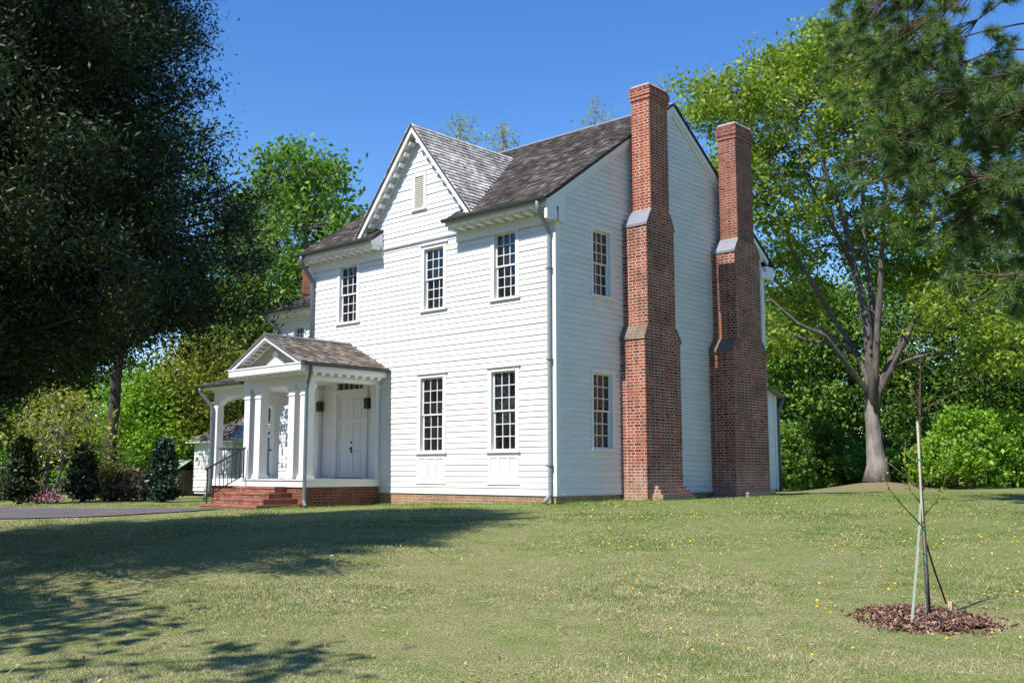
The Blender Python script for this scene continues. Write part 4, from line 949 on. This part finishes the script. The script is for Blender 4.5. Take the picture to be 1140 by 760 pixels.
# left background
rng = np.random.default_rng(25)
tb = px_plan(127, 33)
tree("tall_tree", "tall dark-trunked tree standing beyond the driveway under the cedar boughs", "tree", tb, [(0, 0, 0), (0, 0, 3), (.15, 0, 6), (0, .1, 10), (.1, 0, 13)], [((0, 0, 12), (2.5, 2.5, 1.6)), ((1.8, .5, 10), (2, 2, 1.2)), ((-1.8, -.5, 9.5), (2.2, 2.2, 1.2)), ((1.5, 1, 7.5), (1.8, 1.8, 1)), ((-1, .8, 6.5), (1.8, 1.8, .9)), ((.8, -.6, 5.6), (1.4, 1.4, .8)), ((2.6, 1.8, 6), (1.6, 1.6, 1.0)), ((3.4, 2.6, 8.6), (1.8, 1.8, 1.2))], 'lf_deep', 'bark_dark', r0=.21, nclump=22, nleaf=40, leaf=.18, crad=.7)
def bg_tree(px, d, h, rad, leafm, label, h0=1.0, n=14, cat="tree", bark_='bark_brown', leaf=.22, nclump=16, nleaf=34, crad=.8, name=None, group=None, r0=None, **k):
    b_ = px_plan(px, d)
    return tree(name or "tree", label, cat, b_, [(0, 0, 0), (.1, .05, h*.35), (-.1, .1, h*.7), (0, 0, h*.88)], crown_blobs(h0+rad*.3, h-rad*.3, rad, n), leafm, bark_, r0=r0 or .018*h, leaf=leaf, nclump=nclump, nleaf=nleaf, crad=crad, group=group, **k)
bg_tree(335, 44, 16.2, 4.2, 'lf_mid', "tall leafy green tree rising behind the left wing of the house", h0=5, n=18, leaf=.26, nclump=22, name="leafy_tree", bark_='bark_grey')
bg_tree(405, 50, 14.6, 3.6, 'lf_mid', "rounded green tree showing just above the left end of the roof", h0=5, n=14, leaf=.26, nclump=20, name="leafy_tree")
bg_tree(280, 47, 15.0, 3.4, 'lf_deep', "dark green tree between the cedar and the left wing", h0=5, n=12, leaf=.26, name="leafy_tree")
bg_tree(262, 43, 9.2, 2.7, 'lf_olive', "olive budding tree behind the porch roof", h0=2, n=14, leaf=.20, nclump=22, name="budding_tree")
bg_tree(228, 40, 7.0, 2.4, 'lf_yellow', "yellowish young tree behind the outbuilding", h0=1, n=12, leaf=.18, nclump=20, name="budding_tree")
bg_tree(170, 40, 5.2, 2.4, 'lf_bright', "feathery bright green thicket tree left of the outbuilding", h0=.2, n=16, leaf=.15, nclump=30, nleaf=44, name="thicket_tree")
bg_tree(208, 43, 5.2, 1.8, 'lf_bright', "smaller bright green bush tree close beside the outbuilding", h0=.2, n=10, leaf=.15, nclump=30, nleaf=40, name="thicket_tree")
bg_tree(68, 30, 3.7, 1.75, 'lf_yellow', "small slender tree with open yellow-green leaves beyond the driveway", h0=1.0, n=13, leaf=.14, nclump=12, nleaf=14, crad=.45, name="young_tree", r0=.05, bark_='bark_grey')
bg_tree(15, 46, 12, 4.0, 'lf_deep', "dark green tree at the far left edge behind the rail fence", h0=1, n=16, leaf=.26, nclump=20, name="leafy_tree")
bg_tree(88, 50, 11, 3.8, 'lf_mid', "green wood-edge tree behind the slender yellow-green tree", h0=1, n=14, leaf=.26, nclump=18, name="leafy_tree")
bg_tree(-50, 40, 9, 3.4, 'lf_mid', "green tree just left of the rail fence", h0=1, n=12, leaf=.26, name="leafy_tree")
def cone_bush(px, d, h, rad, label, leafm='lf_holly'):
    b_ = px_plan(px, d); bl = []
    for i in range(22):
        t = (i+.5)/22; a = i*2.4; r_ = rad*(1-t)**.75*min(1, .6+t*3); bl.append(((.55*r_*math.cos(a), .55*r_*math.sin(a), .15+h*t*.95), (max(.12, .5*r_), max(.12, .5*r_), .2)))
    return tree("evergreen_bush", label, "bush", b_, [(0, 0, 0), (0, 0, h*.9)], bl, leafm, 'bark_brown', r0=.06, leaf=.12, nclump=9, nleaf=34, crad=.2, twigs=False)
cone_bush(97, 31, 1.65, .55, "cone-shaped blue-green evergreen bush beside the fence end")
cone_bush(185, 31, 1.70, .55, "cone-shaped evergreen bush near the white outbuilding")
cone_bush(28, 29, 1.75, .62, "very dark upright evergreen at the rail fence", 'lf_cedar')
def shrub(px, d, h, rad, leafm, label, name="shrub", leaf=.14, n=9, nclump=14, nleaf=30, cat="shrub", group=None):
    b_ = px_plan(px, d); bl = []
    for i in range(n):
        a = i*2.4; rr = rad*.75*math.sqrt((i+.3)/n); s = rad*rng.uniform(.35, .5); bl.append(((rr*math.cos(a), rr*math.sin(a), h*rng.uniform(.35, .8)*(1-.35*(rr/rad)**2)), (s, s, h*.26)))
    return tree(name, label, cat, b_, [(0, 0, 0), (.05, 0, h*.5)], bl, leafm, 'bark_brown', r0=.04+.01*h, leaf=leaf, nclump=nclump, nleaf=nleaf, crad=.35, group=group)
shrub(50, 29.2, .34, .28, 'lf_pink', "pink azalea blooming at the foot of the fence post", "azalea", .07, 7, 12, 26)
shrub(60, 29.3, .28, .22, 'lf_pink', "smaller pink azalea right of the fence post", "azalea", .07, 5, 10, 22)
shrub(148, 32.5, .95, .75, 'lf_dry', "brown tangle of dead vines left of the dark trunk's foot", "dead_brush", .16, 8, 14, 30)
shrub(166, 33, .85, .6, 'lf_dry', "low dry brush between the trunk and the cone-shaped evergreen", "dead_brush", .16, 7, 12, 26)
shrub(122, 32.3, 1.3, .4, 'lf_olive', "grey-green vine climbing the foot of the dark trunk", "climbing_vine", .08, 7, 14, 30)
shrub(8, 33, 1.5, 1.2, 'lf_mid', "low green shrub at the far left edge", leaf=.14)
shrub(118, 38, 2.0, 1.5, 'lf_mid', "green undergrowth shrub behind the dark trunk", leaf=.16)
# rail fence with a leaning post
fb = px_plan(53, 30); fz = float(gz(*fb)); fe = empty("rail_fence", (*fb, fz), "weathered wooden rail fence with a leaning post beyond the driveway", "fence")
mb = MB(); mb.tube([(0, 0, -.1), (.06*RH[0]+.06, .06, 1.38)], [.075, .065], 8); mb.out("post", 'wood_grey', fe)
for off, h_ in ((-2.2, 1.25),):
    mb = MB(); mb.tube([(RH[0]*off, RH[1]*off, -.1), (RH[0]*off, RH[1]*off, h_)], .065, 8); mb.out("post", 'wood_grey', fe)
for z in (1.0, .62):
    mb = MB(); mb.tube([(-RH[0]*2.4, -RH[1]*2.4, z+.02), (0, .06, z), (RH[0]*.8, RH[1]*.8, z-.03)], [.04, .045, .035], 7); mb.out("rail", 'wood_grey', fe)
# little weathered plank hut with a pale tin roof
sb = px_plan(204, 38.6); sz = float(gz(*sb)); sh = empty("garden_hut", (*sb, sz), "low weathered plank hut with a pale green roof left of the outbuilding", "hut")
mb = MB()
for k in range(6): mb.box(-.55+k*.18, -.55+k*.18+.172, -.4+random.uniform(-.008, .008), -.37, -.1, .95+random.uniform(-.02, .02))
for k in range(5): mb.box(.50, .53, -.4+k*.18, -.4+k*.18+.172, -.1, .95)
mb.box(-.54, .5, -.36, .5, -.1, .93); mb.out("wall", 'wood_grey', sh)
mb = MB(); mb.prism([(-.7, -.55, .95), (.7, -.55, .95), (.7, .05, 1.32), (-.7, .05, 1.32)], (0, 0, .03)); mb.prism([(-.7, .65, .95), (.7, .65, .95), (.7, .051, 1.32), (-.7, .051, 1.32)], (0, 0, .03)); mb.out("roof", 'tin', sh)

# thin budding tree tops behind the roof
for px, d, h, rad, lab in ((512, 56, 21.4, 2.6, "bare-topped budding tree behind the left part of the main ridge"), (562, 58, 22.0, 3.0, "middle one of the thin budding trees above the roof valley"), (668, 60, 24.0, 3.0, "thin budding tree above the ridge beside the near chimney")):
    bg_tree(px, d, h, rad, 'lf_yellow', lab, h0=12, n=16, leaf=.15, nclump=14, nleaf=11, crad=.5, name="budding_tree", bark_='bark_grey')
# right-hand wood
RW = [(862, 56, 11, 3.4, 'lf_mid', "green tree at the wood edge just right of the far chimney"), (905, 60, 13.0, 3.8, 'lf_deep', "dark tree in the wood left of the oak trunk"), (948, 62, 13.5, 3.8, 'lf_mid', "mid-green wood tree straight behind the oak trunk"), (1000, 60, 14.5, 4.2, 'lf_mid', "green wood tree right behind the oak's right limb"),
      (1050, 58, 15, 4.2, 'lf_deep', "dark wood tree above the bright bush"), (1100, 56, 13.5, 4.2, 'lf_deep', "dark green wood tree under the pine boughs"), (1150, 54, 14, 4.4, 'lf_deep', "very dark wood tree at the right edge"), (1200, 52, 13, 4.2, 'lf_mid', "green wood tree past the right edge"), (880, 68, 15, 4.6, 'lf_mid', "taller tree deep in the wood behind the far chimney")]
for px, d, h, rad, lm, lab in RW: bg_tree(px, d, h, rad, lm, lab, h0=.6, n=17, leaf=.28, nclump=20, nleaf=30, crad=1.0, name="wood_tree", bark_='bark_dark')
SH = [(860, 47, 3.2, 1.7, 'lf_mid', "leafy green shrub at the foot of the far chimney's right side"), (895, 50, 3.6, 2.0, 'lf_deep', "dark leafy shrub left of the oak trunk"), (935, 50, 2.6, 1.6, 'lf_mid', "lower green shrub beside the oak trunk"), (1005, 49, 2.8, 1.7, 'lf_mid', "green shrub right of the oak trunk"),
      (1078, 38, 2.6, 1.4, 'lf_bright', "large bright green bush behind the sapling on the right"), (1122, 39, 2.5, 1.5, 'lf_bright', "right-hand bright green bush at the wood edge"), (1042, 40, 1.7, 1.0, 'lf_bright', "small bright green bush at the left of the bright clump"), (1160, 46, 3.4, 2.0, 'lf_mid', "green shrub at the right edge of the lawn"), (965, 53, 3.0, 1.8, 'lf_deep', "dark shrub hidden behind the oak trunk"), (1030, 52, 3.6, 2.0, 'lf_deep', "dark undergrowth shrub behind the sapling")]
for px, d, h, rad, lm, lab in SH:
    if lm == 'lf_bright': bg_tree(px, d, h*1.25, rad*.95, lm, lab, h0=.1, n=13, cat="bush", leaf=.17, nclump=13, nleaf=30, crad=.5, name="leafy_bush", r0=.05)
    else: shrub(px, d, h, rad, lm, lab, leaf=.2, n=11, nclump=18, nleaf=34)
# low undergrowth closing the foot of the woods
Cs = []
for (pa, pb, da, db, hh, n_) in ((835, 1320, 52, 57, 1.7, 150), (-160, 320, 45, 50, 1.8, 150)):
    for i in range(n_):
        x, y = px_plan(pa+(pb-pa)*rng.random(), rng.uniform(da, db)); z = float(gz(x, y)); c_ = np.array([x, y, z+rng.uniform(.1, hh)]); Cs.append(c_+rng.normal(size=(60, 3))*np.array([.8, .8, .35]))
C = np.concatenate(Cs); C[:, 2] = np.maximum(C[:, 2], .1)
o = mesh_np("undergrowth", leaf_quads(C, .26, .4), 4, 'lf_mid'); tag(o, "low leafy undergrowth along the foot of the woods", "undergrowth", kind="stuff")
# far wood ring, one mass
Cs = []
for a in np.linspace(0, 2*math.pi, 150, endpoint=False):
    rr = 82+rng.normal()*4; x, y = 0+rr*math.cos(a), 5+rr*math.sin(a); front = (y < -30); h = rng.uniform(19, 27) if front else rng.uniform(7, 13)  # unseen front arc raised tall to darken the window reflections
    for k in range(26 if front else 10):
        c_ = np.array([x+rng.normal()*2.0, y+rng.normal()*2.0, rng.uniform(.5, h)]); Cs.append(c_ + rng.normal(size=(55, 3))*np.array([1.4, 1.4, 1.1]))
o = mesh_np("distant_wood", leaf_quads(np.concatenate(Cs), .75, .3), 4, 'lf_deep'); tag(o, "far-off green wood closing the lawn all round", "wood", kind="stuff")

# ------------------------------------------------------------------ lawn grass
rng = np.random.default_rng(26)
MU = np.array(plan((1030-570)/1125*8.95*.974, 8.95))
def blades(n, dmin, dmax, hmin, hmax, wd):
    d = np.sqrt(rng.uniform(dmin**2, dmax**2, n)); lat = rng.uniform(-.60, .60, n)*d
    P = CAM[:2] + d[:, None]*FH + lat[:, None]*RH; x, y = P[:, 0], P[:, 1]
    inhouse = (x > X0-.5) & (x < .03) & (y > -.0)
    porch = (x > PX-HW-.0) & (x < PX+HW) & (y > PF) | (x > PX-1.25) & (x < PX+1.25) & (y > -3.7) & (y < 0) | (x < PX) & (x > WX0+.3) & (y > WY0)
    ch = (x > 0) & (x < .8) & (((y > 2.4) & (y < 4)) | ((y > 6.5) & (y < 8.4)))
    drive = (d > 21.1) & (d < 26.1) & (lat < -7.0)
    mul = (((x-MU[0])**2 + (y-MU[1])**2) < .52**2)
    k = ~(inhouse | porch | ch | drive | mul); x, y, d = x[k], y[k], d[k]; n = len(x)
    h = rng.uniform(hmin, hmax, n)*(.75+.5*np.sin(x*1.3)*np.cos(y*1.1)); h = np.maximum(h, hmin*.7)
    a = rng.uniform(0, 2*math.pi, n); lean = rng.uniform(.2, 1.3, n)*h; la = rng.uniform(0, 2*math.pi, n)
    z = gz(x, y)-.006; wv = wd*rng.uniform(.6, 1.3, n)*np.clip(d/9, .8, 2.0)
    B = np.stack([x, y, z], 1); S_ = np.stack([np.cos(a), np.sin(a), 0*a], 1)*wv[:, None]*.5
    T = B + np.stack([np.cos(la)*lean, np.sin(la)*lean, h], 1)
    return np.stack([B-S_, B+S_, T], 1).reshape(-1, 3)
V = np.concatenate([blades(360000, 5.5, 11, .012, .032, .0055), blades(240000, 11, 19, .014, .034, .006), blades(120000, 19, 30, .016, .04, .008)])
o = mesh_np("grass", V, 3, 'grass'); tag(o, "short mown grass, part green and part dry straw", "grass", kind="stuff")
# loose dry straw and leaf bits lying in the lawn
n = 26000; d = np.sqrt(rng.uniform(5.5**2, 20**2, n)); lat = rng.uniform(-.6, .6, n)*d; P = CAM[:2]+d[:, None]*FH+lat[:, None]*RH
k = ~((P[:, 1] > -.3) & (P[:, 0] < 1.0)) & ~((P[:, 1] > -4) & (P[:, 0] < -5.7)); P = P[k]; C = np.stack([P[:, 0], P[:, 1], gz(P[:, 0], P[:, 1])+rng.uniform(.012, .026, len(P))], 1)
o = mesh_np("straw_litter", np.concatenate([leaf_quads(C[:24000], .055, .8, .08), leaf_quads(C[24000:], .035, .8, .5)]), 4, 'lf_straw'); tag(o, "dry straw and bits of dead leaf lying in the lawn", "straw", kind="stuff")
# ragged taller grass along the foundation
def fringe(pts, dens, h):
    out_ = []
    for (xa, ya, xb, yb) in pts:
        Ln = math.hypot(xb-xa, yb-ya); n = int(Ln*dens); t = rng.random(n); x = xa+(xb-xa)*t+rng.normal(size=n)*.05; y = ya+(yb-ya)*t+rng.normal(size=n)*.05
        hh = h*rng.uniform(.4, 1.2, n)*(.6+.5*np.sin(x*3+y*2)**2); a = rng.uniform(0, 6.28, n); z = gz(x, y)-.01
        B = np.stack([x, y, z], 1); S_ = np.stack([np.cos(a), np.sin(a), 0*a], 1)*.006; la = rng.uniform(0, 6.28, n)
        out_.append(np.stack([B-S_, B+S_, B+np.stack([np.cos(la)*hh*.5, np.sin(la)*hh*.5, hh], 1)], 1).reshape(-1, 3))
    return np.concatenate(out_)
o = mesh_np("tall_grass", fringe([(-5.9, -.14, 0.1, -.14), (.14, 0, .14, 2.3), (.2, 2.3, .9, 2.28), (1.0, 2.5, 1.0, 4.1), (.14, 4.1, .14, 6.4), (.9, 6.4, .9, 8.5), (-5.85, -2.5, -5.85, -.1), (-6.1, -3.75, -6.0, -2.55), (.2, 8.6, .2, 12)], 330, .075), 3, 'lf_bright'); tag(o, "uncut green grass tufts along the brick foundation", "grass", kind="stuff")

# dandelions
fm = MB(); n_ = 9
V = [(0, 0, .012)] + [(.017*math.cos(2*math.pi*k/n_), .017*math.sin(2*math.pi*k/n_), .004) for k in range(n_)] + [(.009*math.cos(2*math.pi*(k+.5)/n_), .009*math.sin(2*math.pi*(k+.5)/n_), .013) for k in range(n_)] + [(0, 0, -.004)]
F = [(0, 1+n_+(k-1) % n_, 1+n_+k) for k in range(n_)] + [(1+n_+k, 1+n_+(k-1) % n_, 1+k) for k in range(n_)] + [(1+n_+k, 1+k, 1+(k+1) % n_) for k in range(n_)] + [(2*n_+1, 1+(k+1) % n_, 1+k) for k in range(n_)]
fm.add(V, F)
d0 = fm.out("dandelion", 'dandelion'); tag(d0, "tiny yellow dandelion flower in the lawn", "flower", "yellow dandelions scattered over the lawn")
spots = []
rs = np.random.default_rng(3)
while len(spots) < 260:
    if rs.random() < .72: px, d = rs.uniform(640, 1150), rs.uniform(13.5, 22)
    elif rs.random() < .6: px, d = rs.uniform(420, 1140), rs.uniform(6.6, 14)
    else: px, d = rs.uniform(900, 1140), rs.uniform(8, 13)
    x, y = px_plan(px, d)
    if (X0 < x < .9 and y > -.1) or (x-MU[0])**2+(y-MU[1])**2 < .5: continue
    if rs.random() > .55+.6*math.sin(x*1.1)*math.sin(y*.9+1): continue
    spots.append((x, y))
for i, (x, y) in enumerate(spots):
    o = d0 if i == 0 else d0.copy()
    if i: sc.collection.objects.link(o)
    o.location = (x, y, float(gz(x, y))+.035+rs.uniform(0, .02)); o.rotation_euler = (rs.uniform(-.3, .3), rs.uniform(-.3, .3), rs.uniform(0, 6)); s = rs.uniform(.6, 1.0)*(1.05 if y > -9 else .8); o.scale = (s, s, s)

# ------------------------------------------------------------------ staked sapling in its mulch ring
mz = float(gz(*MU))
n = 5200; a = rng.uniform(0, 2*math.pi, n); rr = np.sqrt(rng.random(n))*(.455+.05*np.sin(3*a)+.03*np.sin(7*a))
x = MU[0]+rr*np.cos(a)*1.08; y = MU[1]+rr*np.sin(a)*1.08; z = gz(x, y) + .055*(1-(rr/.58)**2) + rng.uniform(-.012, .022, n)
k_ = 420; a = rng.uniform(0, 2*math.pi, k_); r_ = .48+np.abs(rng.normal(size=k_))*.09; X = MU[0]+r_*np.cos(a)*1.05; Y = MU[1]+r_*np.sin(a)*1.05
C = np.concatenate([np.stack([x, y, z], 1), np.stack([X, Y, gz(X, Y)+.012], 1)]); V = leaf_quads(C, .06, .55, .32)
o = mesh_np("mulch_bed", V, 4, 'mulch'); tag(o, "round bed of reddish brown bark mulch under the sapling", "mulch", kind="stuff")
mb = MB(); k_ = 40
Vd = [(MU[0], MU[1], mz+.05)]; Fd = []
for ring, (r_, h_) in enumerate(((.2, .04), (.36, .02), (.48, -.015))):
    for k in range(k_): t = 2*math.pi*k/k_; q_ = r_*(1+.06*math.sin(3*t)); X, Y = MU[0]+q_*math.cos(t), MU[1]+q_*math.sin(t); Vd.append((X, Y, float(gz(X, Y))+h_))
for k in range(k_):
    Fd.append((0, 1+k, 1+(k+1) % k_))
    for r_ in (0, 1): Fd.append((1+r_*k_+k, 1+(r_+1)*k_+k, 1+(r_+1)*k_+(k+1) % k_, 1+r_*k_+(k+1) % k_))
link_mesh("mulch_soil", Vd, Fd, M['bark_brown'], o, smooth=True)
top = lambda px, py, dd=0: rel(570+(px-570)*.985, py, 8.95, MU, dd) + np.array([0, 0, 0])
sx, sy = MU; sap = empty("sapling", (sx, sy, mz+.05), "young staked sapling with thin bare branches and few leaves in the mulch ring", "sapling")
off = np.array([0, 0, -.05]); tp = lambda px, py, dd=0: top(px, py, dd)+off
tk = MB(); tk.tube([tp(1030, 690), tp(1029, 600), tp(1028, 540), tp(1029, 490), tp(1031, 455), tp(1034, 410), tp(1036, 368)], [.016, .014, .012, .011, .009, .005, .002], 7)
BR = [[(1030, 460), (1050, 450, .1), (1075, 437, .2), (1086, 430, .25)], [(1030, 455), (1017, 440, -.05), (1007, 428, -.1), (1001, 410, -.1)], [(1030, 450), (1022, 430, .1), (1017, 415, .12)], [(1029, 585), (1005, 560, -.2), (993, 545, -.25), (985, 528, -.3)], [(1028, 560), (1015, 545, .1), (1011, 520, .12), (1013, 490, .1)], [(1028, 545), (1005, 525, .1), (988, 512, .15)], [(1029, 545), (1045, 525, -.15), (1058, 515, -.2), (1064, 505, -.2)], [(1029, 572), (1045, 555, .15), (1053, 540, .2), (1058, 520, .2)], [(1033, 415), (1022, 395, .05), (1018, 388, .05)], [(1030, 470), (1024, 455, -.1), (1020, 440, -.12)], [(1029, 520), (1022, 505, .1), (1018, 500, .1)]]
lp = []
for br in BR:
    P = [tp(*p) for p in br]; tk.tube(P, list(np.linspace(.006, .002, len(P))), 5)
    for i in range(1, len(P)):
        for _ in range(3): t = rng.random(); lp.append(P[i-1]+(P[i]-P[i-1])*t + rng.normal(size=(2, 3))*.012)
tk.out("trunk", 'bark_brown', sap, smooth=True)
for c_ in ((1013, 488), (1053, 545), (1062, 508), (985, 528), (1051, 555)): lp.append(tp(*c_)+rng.normal(size=(9, 3))*.03)
mesh_np("crown", leaf_quads(np.concatenate(lp), .032, .3), 4, 'lf_yellow', sap)
st_ = empty("stake", (sx, sy, mz), "straight pale stake tied to the sapling trunk", "stake")
mb = MB(); mb.tube([top(1027.5, 688), top(1027.3, 468)], .011, 8); mb.out("pole", 'bamboo', st_)
for py in (512, 585, 612, 622): c_ = top(1028.2, py); MB().tube([c_-np.array([0, 0, .009]), c_+np.array([0, 0, .009])], .019, 8).out("tie", 'tie', st_)
def strap(pts, m_, label, wd=.010):
    mb = MB(); P = [Vector(top(*p)) + Vector((sx, sy, mz)) for p in pts]
    sd_ = Vector((RH[0], RH[1], 0))*wd; f_ = Vector((FH[0], FH[1], 0))*.002
    for p, q_ in zip(P, P[1:]): mb.add([p-sd_-f_, p+sd_-f_, q_+sd_-f_, q_-sd_-f_, p-sd_+f_, p+sd_+f_, q_+sd_+f_, q_-sd_+f_], [(0,1,2,3), (7,6,5,4), (0,3,7,4), (1,5,6,2), (0,4,5,1), (3,2,6,7)])
    o = mb.out("guy_strap", m_); return tag(o, label, "strap")
strap([(1026, 560), (1019, 618, -.12), (1008, 696, -.32)], 'pale_strap', "pale green guy strap running down the left side of the sapling")
strap([(1030, 600, .05), (1038, 630, .16), (1049, 664, .29)], 'dark_strap', "dark guy strap running to the wooden peg behind the sapling", .008)
pk = top(1052, 668, .30)+np.array([sx, sy, mz]); mb = MB(); x_, y_, z_ = map(float, pk); mb.loft((x_-.018, x_+.018, y_-.018, y_+.018), z_-.12, (x_-.002, x_+.034, y_-.024, y_+.012), z_+.055)
tag(mb.out("peg", 'peg'), "short fresh-cut wooden peg at the back of the mulch ring", "peg")
